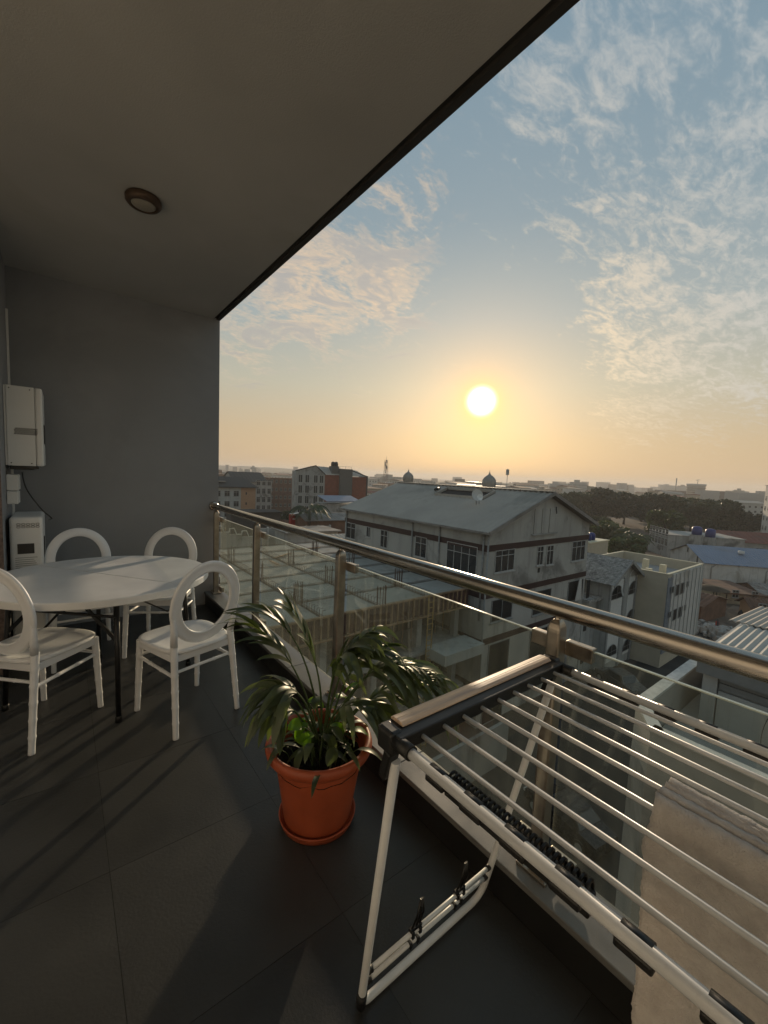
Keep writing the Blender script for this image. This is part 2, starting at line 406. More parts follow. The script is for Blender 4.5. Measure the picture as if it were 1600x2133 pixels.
# ------------------------------------------------------------------ railing
RX = 1.25
rail = empty('railing', (RX, 1.5, .142), 0, 'steel and glass balcony railing with round brushed steel handrail above the stone ledge', 'railing')
def rl(p): return (p[0] - RX, p[1] - 1.5, p[2] - .142)
MB().tube([rl((RX, YB + .0, 1.05)), rl((RX, 2, 1.05)), rl((RX, .5, 1.05)), rl((RX, -2.6, 1.05))], .030, 28).build('handrail', M_steel, rail)
MB().tube([rl((RX, YB - .001, 1.05)), rl((RX, YB - .012, 1.05)), rl((RX, YB - .022, 1.05))], [.048, .046, .036], 28).build('wall_flange', M_steel, rail)
posts_y = [4.42, 3.29, 1.985, .668, -.65, -1.95]
for y in posts_y:
    b = MB(); rows = []
    for k_, z in [(1, .142), (1, .60), (1, .975)] + [(math.cos(a), .975 + .042 * math.sin(a)) for a in [PI / 2 * k / 7 for k in range(1, 7)]]:
        row = []
        for q in range(24):
            a = 2 * PI * q / 24; e_ = .28
            row.append(b.bm.verts.new(rl((RX + .0255 * k_ * math.copysign(abs(math.cos(a)) ** e_, math.cos(a)), y + .0225 * k_ * math.copysign(abs(math.sin(a)) ** e_, math.sin(a)), z))))
        rows.append(row)
    for A, Q in zip(rows, rows[1:]):
        for q in range(24): f = b.bm.faces.new((A[q], A[(q + 1) % 24], Q[(q + 1) % 24], Q[q]))
    b.bm.faces.new(rows[0][::-1]); b.bm.faces.new(rows[-1])
    po = b.build('post', M_steel2, rail)
    MB().tube([rl((RX, y, .99)), rl((RX, y, 1.03))], .010, 12).build('pin', M_steel, po)
    for s in (-1, 1):
        MB().box(rl((RX + .0265, y + (.018 if s > 0 else -.105), .895)), rl((RX + .055, y + (.105 if s > 0 else -.018), .943))).build('glass_clamp', M_steel2, rail, .003)
        MB().box(rl((RX + .0265, y + (.018 if s > 0 else -.105), .165)), rl((RX + .055, y + (.105 if s > 0 else -.018), .212))).build('glass_clamp', M_steel2, rail, .003)
    MB().box(rl((RX - .045, y - .055, .1425)), rl((RX + .045, y + .055, .152))).build('foot_plate', M_steel2, rail, .002)
    for s in (-1, 1):
        MB().lathe([(0, .012), (.007, .011), (.008, 0)], 8, rl((RX - .033, y + s * .04, .152))).build('bolt', M_steel, rail)
M_edge = mat('polished glass edge', (.55, .62, .55), .15, var=.05)
for a, c in zip(posts_y[1:], posts_y[:-1]):
    ga, gc = a + .022, c - .022
    if c > 4.3: gc = c - .02
    p = MB().box(rl((RX + .036, ga, .180)), rl((RX + .046, gc, .930))).build('glass_pane', M_glass, rail)
    MB().box(rl((RX + .036, ga, .9305)), rl((RX + .046, gc, .934))).build('polished_edge', M_edge, p)

# ------------------------------------------------------------------ ceiling lamp
lp = atz(299, 420, ZC - .02)
cl = empty('ceiling_light', (lp.x, lp.y, ZC), 0, 'round bronze rimmed ceiling light, switched off, on the balcony soffit', 'ceiling light')
M_bronze = mat('bronze rim', (.09, .058, .038), .45, .4)
MB().lathe([(.062, 0), (.088, -.002), (.092, -.012), (.090, -.030), (.080, -.042), (.066, -.044), (.062, -.040), (.060, -.03)], 40).build('rim', M_bronze, cl)
MB().lathe([(0, -.050), (.030, -.049), (.052, -.045), (.062, -.038)], 40).build('diffuser', mat('opal diffuser', (.30, .27, .22), .5), cl)

# ------------------------------------------------------------------ round folding table
TC = Vector((.205, 3.13, 0)); TR = .605; SEAM_ = -53
tb = empty('folding_table', TC, R_(47), 'round white plastic folding table on black steel legs, among the oval-back chairs', 'table')
b = MB()
for s in (-1, 1):
    hb = MB(); n = 40
    pr = [(.0, .0)]
    poly = [(s * .0006, -TR)] + [(s * max(.0012, TR * math.cos(a)), TR * math.sin(a)) for a in [-PI / 2 + PI * k / n for k in range(1, n)]] + [(s * .0006, TR)]
    sa_ = R_(SEAM_ - 47 - 90); poly = [(x * math.cos(sa_) - y * math.sin(sa_), x * math.sin(sa_) + y * math.cos(sa_)) for x, y in poly]
    hb.prism(poly, .700, .742)
    hb.build('tabletop_half', M_table, tb, .006, seg=3)
for s in (-1, 1):
    for sx in (-1, 1):
        MB().tube([(sx * .325, s * .325, .70), (sx * .34, s * .34, .35), (sx * .35, s * .35, .012)], .0145, 12).build('leg', M_blackm, tb)
        MB().lathe([(0, 0), (.018, 0), (.018, .03), (.0148, .034)], 12, (sx * .35, s * .35, 0)).build('foot_cap', M_black, tb)
        MB().bar((sx * .335, s * .335, .46), (sx * .335, s * .10, .690), .006, .022).build('brace', M_blackm, tb)
    MB().tube([(s * .335, -.335, .60), (s * .335, .335, .60)], .009, 8).build('crossbar', M_blackm, tb)
    MB().bar((s * .335, .0, .60), (s * .04, .0, .692), .018, .006).build('brace', M_blackm, tb)
    MB().bar((s * .335, s * -.2, .40), (s * -.15, s * -.2, .692), .014, .006).build('brace', M_blackm, tb)
    MB().box((-.46, s * .22 - .012, .680), (.46, s * .22 + .012, .699)).build('rail', M_blackm, tb)

# ------------------------------------------------------------------ chairs
def make_chair():
    r = empty('oval_back_chair', (0, 0, 0))
    # seat
    b = MB()
    def outline(k):
        a = 2 * PI * k / 48; ex = .5
        cx, sy = math.cos(a), math.sin(a)
        x = .205 * math.copysign(abs(cx) ** ex, cx); y = .205 * math.copysign(abs(sy) ** ex, sy)
        x *= 1 + .08 * (y / .2); y += .018 * (1 - (x / .205) ** 2) * (1 if y > 0 else 0)
        return x, y
    ring_s = [(0, .447), (.45, .449), (.80, .454), (.94, .462), (1.0, .458), (1.0, .442), (.93, .434), (.0, .434)]
    rows = []
    for f, z in ring_s:
        if f == 0: rows.append([b.bm.verts.new((0, 0, z))]); continue
        rows.append([b.bm.verts.new((outline(k)[0] * f, outline(k)[1] * f, z)) for k in range(48)])
    for A, Q in zip(rows, rows[1:]):
        for k in range(48):
            q = (k + 1) % 48
            if len(A) == 1: f = b.bm.faces.new((A[0], Q[k], Q[q]))
            elif len(Q) == 1: f = b.bm.faces.new((A[k], Q[0], A[q]))
            else: f = b.bm.faces.new((A[k], Q[k], Q[q], A[q]))
            f.smooth = True
    b.build('seat', M_white, r)
    # apron
    b = MB()
    for (p, q) in (((-.165, -.175), (.165, -.175)), ((-.18, .18), (.18, .18)), ((-.168, -.175), (-.182, .18)), ((.168, -.175), (.182, .18))):
        b.bar((*p, .416), (*q, .416), .018, .038)
    b.build('seat_frame', M_white, r, .003)
    def bamboo(p, q, r0, r1, name, rings=5):
        p, q = Vector(p), Vector(q); pts = []; rs = []
        N = rings
        for i in range(N):
            t0 = i / N
            for dt_, dr in ((0.0, 0.0 if i == 0 else .0022), (.018, .0), (.5 / N, -.0006), (1 / N - .018, .0)):
                t = t0 + dt_; pts.append(p.lerp(q, t)); rs.append(r0 + (r1 - r0) * t + dr)
        pts.append(q); rs.append(r1)
        MB().tube(pts, rs, 12).build(name, M_white, r)
    for s in (-1, 1):
        bamboo((s * .178, .178, .435), (s * .188, .200, 0), .0195, .0145, 'leg', 5)
        bamboo((s * .170, -.178, .50), (s * .190, -.232, 0), .0195, .0150, 'leg', 6)
        bamboo((s * .182, .180, .335), (s * .178, -.188, .325), .0095, .0095, 'stretcher', 3)
        # upright that sweeps up into the oval
        MB().tube([(s * .170, -.180, .49), (s * .178, -.192, .57), (s * .186, -.198, .63), (s * .184, -.200, .68)], [.0195, .017, .013, .007], 12).build('upright', M_white, r)
    bamboo((-.180, -.186, .345), (.180, -.186, .345), .009, .009, 'stretcher', 3)
    bamboo((-.180, .182, .345), (.180, .182, .345), .009, .009, 'stretcher', 3)
    # oval ring, leaning back
    b = MB(); N = 56; rows = []
    prof = [(-.033, -.006), (-.030, -.011), (-.022, -.012), (-.016, -.009), (.008, -.011), (.022, -.013), (.029, -.008), (.031, .002), (.026, .009), (-.004, .010), (-.028, .009), (-.033, .004)]
    for i in range(N):
        a = 2 * PI * i / N; row = []
        for pr_, pz in prof:
            x = (.178 + pr_) * math.cos(a); z = (.207 + pr_) * math.sin(a)
            zz = z + .702; row.append(b.bm.verts.new((x, -.203 - .16 * (z) + pz - .10 * x * x, zz)))
        rows.append(row)
    for i in range(N):
        A, Q = rows[i], rows[(i + 1) % N]
        for k in range(len(prof)):
            f = b.bm.faces.new((A[k], A[(k + 1) % len(prof)], Q[(k + 1) % len(prof)], Q[k])); f.smooth = True
    b.build('backrest', M_white, r)
    return r


chairs = [
    (( -.123, 2.852), (.70, .715), 'white oval-back chair at the left edge of the frame, near side of table'),
    ((.560, 2.570), (-.30, .954), 'white oval-back chair nearest the railing, pulled out from the near side of the table'),
    ((.10, 3.72), (.06, -1), 'white oval-back chair behind the table, in front of the battery box and end wall'),
    ((.60, 3.60), (-.50, -.866), 'white oval-back chair behind the table, beside the railing and the end wall'),
]
ch0 = make_chair()
for i, (p, d, lab) in enumerate(chairs):
    o = ch0 if i == 0 else copy_tree(ch0)
    o.location = (p[0], p[1], 0); o.rotation_euler.z = math.atan2(-d[0], d[1])
    tag(o, lab, 'chair', 'white oval-back chairs round the table')

# ------------------------------------------------------------------ inverter, battery, junction boxes, cable
def appliance(name, label, cat, x0, x1, y0, y1, z0, z1): return empty(name, ((x0 + x1) / 2, (y0 + y1) / 2, z0), 0, label, cat)
IY = 4.02
a, c = aty(10, 800, IY), aty(92, 972, IY)
ix0, ix1, iz1, iz0 = XL + .014, c.x, a.z, c.z
iv = empty('inverter', ((ix0 + ix1) / 2, IY, iz0), 0, 'white wall-mounted power inverter with a honeycomb vent on its side', 'inverter')
W = (ix1 - ix0) / 2; Hh = iz1 - iz0
MB().box((-W, 0, 0), (W - .045, .36, Hh)).build('housing', M_box, iv, .004)
MB().box((W - .044, -.004, .0), (W, .364, Hh)).build('front_cover', M_box, iv, .014, seg=4)
MB().box((-W - .012, .004, .003), (-W - .001, .356, Hh - .003)).build('back_plate', M_box, iv, .002)
b = MB()
for r_ in range(4):
    for k in range(8):
        cx, cz = -W + .045 + k * .0165 + (r_ % 2) * .008, Hh * .405 + r_ * .0125
        b.tube([(cx, -.0035, cz), (cx, .002, cz)], .0058, 6, smooth=False)
b.build('vent', mat('dark vent', (.03, .03, .03), .8), iv)
for x, z in ((-W + .02, .02), (W - .07, .02), (-W + .02, Hh - .02), (W - .07, Hh - .02)):
    MB().tube([(x, -.004, z), (x, .001, z)], .004, 8).build('screw', M_black, iv)
MB().box((-W + .01, .02, -.028), (W - .06, .32, -.001)).build('cable_gland_plate', M_black, iv, .003)
MB().box((W - .10, .0, -.020), (W - .03, .05, -.001)).build('switch', M_black, iv, .003)
MB().box((W + .0005, .10, Hh * .30), (W + .005, .26, Hh * .55)).build('display', M_black, iv, .002)

BY = 3.86
a, c = aty(10, 1078, BY), aty(92, 1185, BY)
bt = empty('battery_box', ((XL + .02 + c.x) / 2, BY, 0), 0, 'white battery unit with a dark display strip standing under the wall inverter', 'battery')
W2 = (c.x - XL - .02) / 2; HT = a.z
MB().box((-W2, 0, .03), (W2, .44, HT)).build('housing', M_box, bt, .022, seg=4)
MB().box((-W2 * .55, -.004, HT * .80 - .055), (W2 * .45, .004, HT * .80 + .018)).build('display', M_black, bt, .002)
for i in range(9):
    zz = HT * .80 - .085 - i * .0145; MB().box((-W2 * .7, -.002, zz), (W2 * (.62 - .2 * ((i * 7) % 4) / 3), .002, zz + .0035)).build('printed_line', mat('grey print', (.22, .22, .21), .7), bt)
for i in range(4): MB().tube([(-W2 * .6 + i * .05, -.003, HT * .80 - .245), (-W2 * .6 + i * .05, .002, HT * .80 - .245)], .006, 10).build('indicator', M_black, bt)
b = MB()
for k in range(5):
    for s in (0, 1):
        cx = -W2 * .45 + k * .026; cz = HT - .070 + s * .018
        b.tube([(cx + .010 * math.cos(t_), -.002, cz + .008 * math.sin(t_)) for t_ in [PI / 3 * q for q in range(6)]], .0016, 5, closed=True)
b.build('vent', M_black, bt)
MB().box((-W2 + .01, .02, 0), (W2 - .01, .42, .029)).build('plinth', M_black, bt)
MB().box((W2 + .0005, .10, HT * .55), (W2 + .006, .13, HT * .85)).build('handle', M_blackm, bt, .002)
# junction boxes & trunking on the side wall
a, c = aty(11, 987, 4.0), aty(37, 1018, 4.0)
jx = XL + .002
def wallbox(name, px0, py0, px1, py1, y, dy, lab, cat):
    a, c = aty(px0, py0, y), aty(px1, py1, y)
    o = empty(name, (jx, y, c.z), 0, lab, cat)
    wd = max(.03, c.x - jx)
    MB().box((0, 0, 0), (wd, dy, a.z - c.z)).build('housing', M_box, o, .004)
    MB().box((wd + .0005, .006, .006), (wd + .004, dy - .006, a.z - c.z - .006)).build('lid', M_box, o, .001)
    return o
wallbox('junction_box', 10, 988, 38, 1022, 4.02, .16, 'square white junction box under the wall inverter', 'junction box')
wallbox('junction_box', 12, 1023, 38, 1050, 4.02, .14, 'smaller white junction box just above the battery unit', 'junction box')
tk = MB().box((XL + .001, 4.42, .85), (XL + .014, 4.45, 2.60)).build('trunking', M_box); tag(tk, 'thin vertical white cable trunking on the side wall behind the inverter', 'cable trunking')
p0, p1, p2, p3 = aty(46, 984, 4.0), aty(56, 1020, 3.95), aty(86, 1060, 3.92), aty(108, 1080, 3.96)
cbm = MB(); P4 = aty(101, 1083, 4.05)
pts = []
ctrl = [p0 + Vector((0, .05, .05)), p0, p1, p2, p3, P4]
for i in range(1, len(ctrl) - 2):
    for t in range(8):
        t /= 8; A_, B_, C_, D_ = ctrl[i - 1], ctrl[i], ctrl[i + 1], ctrl[i + 2]
        pts.append(.5 * ((2 * B_) + (C_ - A_) * t + (2 * A_ - 5 * B_ + 4 * C_ - D_) * t * t + (3 * B_ - A_ - 3 * C_ + D_) * t ** 3))
pts += [p3, P4]
cbl = cbm.tube(pts, .0045, 8).build('cable', M_black); tag(cbl, 'black cable looping from the inverter down to the battery unit', 'cable')

# ------------------------------------------------------------------ terracotta pot and palm
PC = Vector((.825, 1.425, 0))
pot = empty('plant_pot', PC, 0, 'large orange terracotta plastic flower pot with rolled rim and saucer, beside the ledge', 'plant pot')
MB().lathe([(0, .022), (.136, .022), (.140, .03), (.150, .10), (.176, .27), (.182, .292), (.186, .298), (.192, .300), (.205, .306), (.216, .318), (.220, .334),
            (.216, .348), (.206, .355), (.196, .352), (.189, .342), (.186, .325), (.178, .270), (.165, .20)], 64).build('body', M_terra, pot)
MB().lathe([(0, .001), (.140, .001), (.150, .006), (.158, .030), (.160, .036), (.155, .036), (.146, .022), (.139, .020), (0, .019)], 64).build('saucer', M_terra, pot)
def soil(u, v):
    r = u * .180; a = v * 2 * PI; x, y = r * math.cos(a), r * math.sin(a)
    return (x, y, .275 + .018 * noise.noise(Vector((x * 18, y * 18, 0))) - .01 * u)
MB().grid(soil, 14, 48).build('soil', M_soil, pot)

palm = empty('palm_plant', PC + Vector((0, 0, .27)), 0, 'potted parlour palm with long drooping fronds growing from the orange pot', 'plant')
O = PC + Vector((0, 0, .27))


def leaf_strip(base, d, side, L, Wd, droop, n=9, fold=.25, taper=.62):
    """one blade: base point, direction, side vector; returns an MB"""
    b = MB(); base = Vector(base); d = Vector(d).normalized(); side = (Vector(side) - d * d.dot(Vector(side))).normalized()
    p = base.copy(); rows = []
    for i in range(n + 1):
        t = i / n
        wv = Wd * (math.sin(PI * min(1, t ** taper)) ** .8) * .5 + .0006
        nn = side.cross(d).normalized()
        if nn.z < 0: nn = -nn
        lift = nn * fold * wv
        rows.append([b.bm.verts.new(p - side * wv + lift), b.bm.verts.new(p), b.bm.verts.new(p + side * wv + lift)])
        d = (d + Vector((0, 0, -1)) * droop / n * (1 + t)).normalized()
        side = (side - d * d.dot(side)).normalized()
        p = p + d * L / n
    for A, Q in zip(rows, rows[1:]):
        for k in (0, 1):
            f = b.bm.faces.new((A[k], A[k + 1], Q[k + 1], Q[k])); f.smooth = True
    return b


def bez(P, t):
    P = [Vector(p) for p in P]
    while len(P) > 1: P = [P[i].lerp(P[i + 1], t) for i in range(len(P) - 1)]
    return P[0]


random.seed(11)
VIEW = (PC - Vector((0, 0, 0))).normalized(); RT = Vector((VIEW.y, -VIEW.x, 0)).normalized()


def V(px, py, off=0.0):
    """a point of the plant: photo pixel at the pot's distance, moved 'off' metres away from the viewer"""
    dv = ray(px, py); k = ((PC.xy - Vector((0, 0))).length + off) / Vector((dv.x, dv.y)).length
    return CAM + dv * k


def frond(ctrl, n, L0, W0, spread=55, droop=.9, start=.30, tipn=True, jit=.15):
    f = MB()
    path = [bez(ctrl, t / 16) - O for t in range(17)]
    f.tube(path, [.0055 - .0042 * i / 16 for i in range(17)], 7)
    fo = f.build('frond', M_stem, palm)
    for i in range(n):
        t = start + (1 - start) * (i + .5) / n
        p = bez(ctrl, t); q = bez(ctrl, min(1, t + .02)); tg = (q - bez(ctrl, t - .02)).normalized()
        sd = tg.cross(Vector((0, 0, 1)))
        if sd.length < .05: sd = RT.copy()
        sd.normalize()
        for s in (-1, 1):
            an = R_(spread * (1 - .45 * t) + random.uniform(-8, 8))
            dd = tg * math.cos(an) + sd * s * math.sin(an) + Vector((0, 0, .12))
            L = L0 * (math.sin(PI * (.25 + .62 * (i + .5) / n)) ** .7) * random.uniform(1 - jit, 1 + jit)
            nn = tg.cross(sd); 
            sv = (tg - dd.normalized() * dd.normalized().dot(tg)) + Vector((0, 0, random.uniform(-.25, .25)))
            leaf_strip(p - O, dd, sv, L * 1.2, W0 * .95 * random.uniform(.8, 1.15), droop * random.uniform(.7, 1.3)).build('leaflet', M_leaf, fo, recalc=False)
    return fo


b0 = V(668, 1530)
frond([V(684, 1545), V(700, 1440, .03), V(735, 1360, .03), V(800, 1350, .03)], 8, .20, .022, 50, 1.2, .45)
frond([V(664, 1545), V(640, 1430, .03), V(600, 1340, .05), V(520, 1300, .06)], 7, .19, .024, 38, .8, .5)
frond([V(690, 1548), V(770, 1430, -.03), V(860, 1380, -.05), V(925, 1440, -.06)], 11, .24, .022, 46, 1.4, .38)
frond([V(655, 1550), V(620, 1470, -.08), V(585, 1440, -.10), V(545, 1490, -.10)], 6, .14, .028, 46, .9, .4)
# tall stem leaning left with broad leaves
frond([b0, V(676, 1430), V(660, 1350), V(600, 1262)], 5, .18, .046, 46, .4, .5)
frond([V(672, 1540), V(700, 1430), V(720, 1330), V(785, 1310, .02)], 8, .15, .026, 62, 1.3, .50)
frond([V(680, 1540), V(740, 1400, -.02), V(800, 1340, -.02), V(935, 1420, -.04)], 12, .22, .024, 52, 1.5, .42)
frond([V(662, 1545), V(640, 1440, -.03), V(600, 1400, -.05), V(540, 1450, -.05)], 8, .16, .030, 50, .9, .45)
frond([V(660, 1545), V(620, 1440, -.08), V(600, 1430, -.12), V(580, 1490, -.15)], 4, .15, .046, 45, 1.3, .6)
frond([V(690, 1550), V(745, 1450, -.06), V(780, 1440, -.10), V(805, 1510, -.12)], 6, .17, .036, 48, 1.2, .5)
frond([V(670, 1540), V(650, 1380, .05), V(610, 1290, .08), V(540, 1275, .1)], 6, .17, .026, 35, .6, .60)
frond([V(690, 1540), V(730, 1470, .05), V(790, 1440, .08), V(850, 1440, .08)], 6, .16, .028, 48, .9, .5)
frond([V(676, 1540), V(690, 1400, 0), V(700, 1350, -.03), V(735, 1370, -.05)], 7, .15, .034, 55, 1.1, .5)
frond([V(676, 1548), V(690, 1470, -.10), V(720, 1440, -.14), V(800, 1500, -.16)], 7, .15, .032, 48, 1.1, .45)
frond([V(684, 1548), V(740, 1400, .06), V(800, 1360, .08), V(890, 1390, .06)], 10, .20, .024, 44, 1.2, .42)
for k in range(46):
    a = random.uniform(0, 2 * PI); r = random.uniform(.02, .14); rt = Vector((r * math.cos(a), r * math.sin(a), .005)); tp = rt * random.uniform(1.1, 1.6) + Vector((0, 0, random.uniform(.04, .14)))
    st = MB().tube([rt, (rt + tp) / 2 + Vector((0, 0, .02)), tp], .0018, 5).build('stalk', M_stem, palm)
    d = Vector((math.cos(a + random.uniform(-.9, .9)), math.sin(a + random.uniform(-.9, .9)), random.uniform(0, .7)))
    leaf_strip(tp, d, d.cross(Vector((0, .2, 1))), random.uniform(.08, .15), random.uniform(.020, .036), 1.1, 8, .25, .7).build('leaf', M_leaf, st, recalc=False)
frond([V(674, 1545), V(684, 1430, .02), V(700, 1345, .02), V(760, 1330, .02)], 9, .16, .026, 58, 1.0, .45)
# heart-shaped young leaves low in the pot
for k, (px, py, off) in enumerate([(628, 1512, -.10), (640, 1505, -.06), (655, 1532, -.10), (690, 1515, -.08), (715, 1530, -.08), (735, 1522, -.05), (640, 1460, .02), (665, 1450, .04), (700, 1455, .05), (648, 1548, -.12),
                                   (750, 1425, .02), (700, 1560, -.12), (612, 1500, -.02)]):
    tip = V(px, py, off); root = PC + Vector((random.uniform(-.10, .10), random.uniform(-.10, .10), .27))
    st = MB().tube([bez([root - O, (root.lerp(tip, .5) + Vector((0, 0, .04))) - O, tip - O], t / 8) for t in range(9)], .0016, 5).build('stalk', M_stem, palm)
    d = Vector((random.uniform(-1, 1), random.uniform(-1, .4), random.uniform(-.1, .4)))
    leaf_strip(tip - O, d, d.cross(Vector((random.uniform(-.4, .4), random.uniform(-.6, .2), 1))), random.uniform(.055, .085), random.uniform(.035, .05), .8, 7, .3, .8).build('leaf', M_leafy if k % 4 != 3 else M_leaf, st, recalc=False)
for k in range(14):
    a = random.uniform(0, 2 * PI); r = random.uniform(.02, .13); rt = Vector((r * math.cos(a), r * math.sin(a), 0))
    MB().tube([rt, rt * 1.15 + Vector((0, 0, .06)), rt * 1.3 + Vector((random.uniform(-.03, .03), random.uniform(-.03, .03), random.uniform(.09, .16)))], .0017, 5).build('stalk', M_stem, palm)

# ------------------------------------------------------------------ drying rack
RZ, RXN, RXF, RY = .90, .545, 1.178, .645
rk = empty('drying_rack', (RXN, RY, 0), 0, 'white folding clothes drying rack with wood-look end bar standing against the railing', 'drying rack')
def rr(x, y, z): return (x - RXN, y - RY, z)
YE = -1.05
def rodz(y): return RZ
# end bar: wood-look cap with black underside
MB().prism([(-.021, 0), (.021, 0), (.021, .004), (.013, .0085), (.002, .009), (.0, .0078), (-.002, .009), (-.013, .0085), (-.021, .004)], 0, RXF - RXN - .045,
           M=Matrix.Translation(Vector(rr(RXN + .02, RY + .002, RZ + .013))) @ Matrix(((0, 0, 1, 0), (1, 0, 0, 0), (0, 1, 0, 0), (0, 0, 0, 1)))).build('end_cap_strip', M_wood, rk, .0015)
MB().box(rr(RXN - .01, RY - .046, RZ - .020), rr(RXF + .004, RY + .023, RZ + .0125)).build('end_bar', M_black, rk, .003)
for x in (RXN - .003, RXF - .002):
    MB().box(rr(x - .017, RY - .030, RZ - .034), rr(x + .017, RY + .020, RZ + .017)).build('corner_joint', M_black, rk, .008, seg=3)
    MB().tube([rr(x, RY - .028, RZ - .004), rr(x, RY - .075, RZ - .004)], .0155, 16).build('tube_socket', M_black, rk)
    MB().tube([rr(x, RY - .07, RZ - .004), rr(x, YE, RZ - .004)], .0108, 16).build('side_tube', M_alu, rk)
    MB().bar(rr(x, RY - .015, RZ - .03), rr(x + .006, RY + .010, RZ - .105), .030, .022, up=(0, 1, 0)).build('leg_bracket', M_black, rk, .004)
for k in range(9):
    x = RXN + .055 + k * .0655
    MB().tube([rr(x, RY - .044, RZ - .004), rr(x, YE, RZ - .004)], .0051, 12).build('rod', M_alu, rk)
for x, sgn in ((RXN, -1), (RXF, 1)):
    for k, y0 in enumerate([.522, .437, .353, .268, .18, .09, .0]):
        L = .045
        bm_ = MB().box(rr(x - .0115, y0 - L, RZ - .025), rr(x + .0115, y0, RZ - .012)).build('tube_clip', M_black, rk, .003)
        MB().tube([rr(x, y0 - L * .9, RZ - .004), rr(x, y0 - L * .1, RZ - .004)], .0116, 14).build('tube_clip', M_black, rk)
# black comb of folded hanger loops beside the near tube
hx = RXN + .036
MB().box(rr(hx - .010, .225, RZ - .062), rr(hx + .012, .505, RZ - .030)).build('hanger_bar', M_black, rk, .003)
for k in range(27):
    y0 = .495 - k * .0101
    MB().tube([rr(hx - .010, y0, RZ - .038)] + [rr(hx + .002 + .012 * math.cos(a), y0, RZ - .026 + .012 * math.sin(a)) for a in [PI - PI * q / 6 for q in range(7)]] + [rr(hx + .014, y0, RZ - .038)], .0030, 5).build('hanger_loop', M_black, rk)
# legs: one U-shaped frame under this end
foot_n, foot_f = Vector((.612, .792, .014)), Vector((1.118, .792, .014))
top_n, top_f = Vector((RXN + .004, RY - .02, RZ - .055)), Vector((RXF - .012, RY - .02, RZ - .055))
def curve_corner(a, c, e, r=.07, n=7):
    p = c + (a - c).normalized() * r; q = c + (e - c).normalized() * r
    return [bez([p, c, q], t / n) for t in range(n + 1)]
pts = [top_n] + curve_corner(top_n, foot_n, foot_f, .035) + curve_corner(foot_n, foot_f, top_f, .06) + [top_f]
MB().tube([rr(*p) for p in pts], .0108, 14).build('leg_frame', M_alu, rk)
MB().tube([rr(*foot_n.lerp(top_n, .0)) , rr(*(foot_n.lerp(top_n, .06)))], .0145, 12).build('foot_cap', M_black, rk)
for t in (.155, .105):
    a_, c_ = foot_n.lerp(top_n, t), foot_f.lerp(top_f, t)
    MB().tube([rr(*a_), rr(*c_)], .0065, 12).build('cross_bar', M_alu, rk)
    for e_, s_ in ((a_, 1), (c_, -1)): MB().tube([rr(*(e_ + Vector((s_ * .008, 0, 0)))), rr(*(e_ + Vector((s_ * .022, 0, 0))))], .0092, 10).build('bar_cap', M_black, rk)
    for f_ in (.34, .70):
        m_ = a_.lerp(c_, f_)
        for o_ in (-.014, .014):
            MB().box(rr(m_.x + o_ - .005, m_.y - .010, m_.z - .011), rr(m_.x + o_ + .005, m_.y + .010, m_.z + .009)).build('clip', M_black, rk, .002)
        if t > .12:
            MB().box(rr(m_.x - .022, m_.y - .006, m_.z + .007), rr(m_.x + .022, m_.y + .006, m_.z + .016)).build('clip', M_black, rk, .002)
            for o_ in (-.010, .002, .012):
                MB().tube([rr(m_.x + o_ * 1.4, m_.y, m_.z + .012), rr(m_.x + o_ * 1.1 + .004, m_.y - .012, m_.z + .06), rr(m_.x + .010 + o_ * .4, m_.y - .010, m_.z + .105)], .0032, 6).build('hook', M_black, rk)
# the second leg frame, further back under the rack
sn, sf = Vector((.60, -.62, .014)), Vector((1.118, -.62, .014)); tn, tf = Vector((RXN + .004, -.45, RZ - .055)), Vector((RXF - .012, -.45, RZ - .055))
pts = [tn] + curve_corner(tn, sn, sf, .035) + curve_corner(sn, sf, tf, .06) + [tf]
MB().tube([rr(*p) for p in pts], .0108, 14).build('leg_frame', M_alu, rk)
MB().box(rr(RXN - .01, YE - .04, RZ - .020), rr(RXF + .004, YE, RZ + .0125)).build('end_bar', M_black, rk, .003)

# ------------------------------------------------------------------ towel over two rods
xb, xa = RXN + .055 + 3 * .0655, RXN + .055 + 4 * .0655
tw = MB()
prof = [(xb - .022, .20), (xb - .021, .45), (xb - .020, .65), (xb - .018, .80), (xb - .014, .878), (xb - .004, .905), (xb + .012, .9125), (xb + .035, .911), (xa - .012, .914), (xa + .004, .910), (xa + .014, .895), (xa + .018, .86), (xa + .021, .70), (xa + .022, .45)]
# resample
seg = []; Lq = [0]
for i in range(1, len(prof)): Lq.append(Lq[-1] + math.dist(prof[i], prof[i - 1]))
def along(t):
    s = t * Lq[-1]
    for i in range(1, len(Lq)):
        if s <= Lq[i] or i == len(Lq) - 1:
            f = (s - Lq[i - 1]) / (Lq[i] - Lq[i - 1]); return [prof[i - 1][j] + (prof[i][j] - prof[i - 1][j]) * f for j in (0, 1)]
def tfn(u, v):
    x, z = along(u); y = .226 - v * .78
    nz = noise.noise(Vector((x * 3, y * 7, z * 5)))
    hang = max(0, min(1, (.88 - z) * 4))
    x += hang * (.016 * nz + .007 * math.sin(y * 26 + 1 + z * 3) + .0012 * math.sin(z * 420) + .0012 * math.sin(y * 420))
    top = 1 - hang
    z += top * (.005 * math.sin(x * 300) + .004 * noise.noise(Vector((x * 90, y * 5, 1))))
    if v == 0: y += .006 * noise.noise(Vector((x * 40, z * 22, 3)))
    y -= hang * (.88 - z) * .02
    return (x, y, z)
tw.grid(tfn, 220, 110)
two = tw.build('towel', M_towel, None, recalc=True); tag(two, 'beige terry towel hanging folded over the rods of the drying rack', 'towel')
sd = two.modifiers.new('solid', 'SOLIDIFY'); sd.thickness = .017; sd.offset = 0
tx = bpy.data.textures.new('terry', 'CLOUDS'); tx.noise_scale = .006; tx.noise_depth = 2
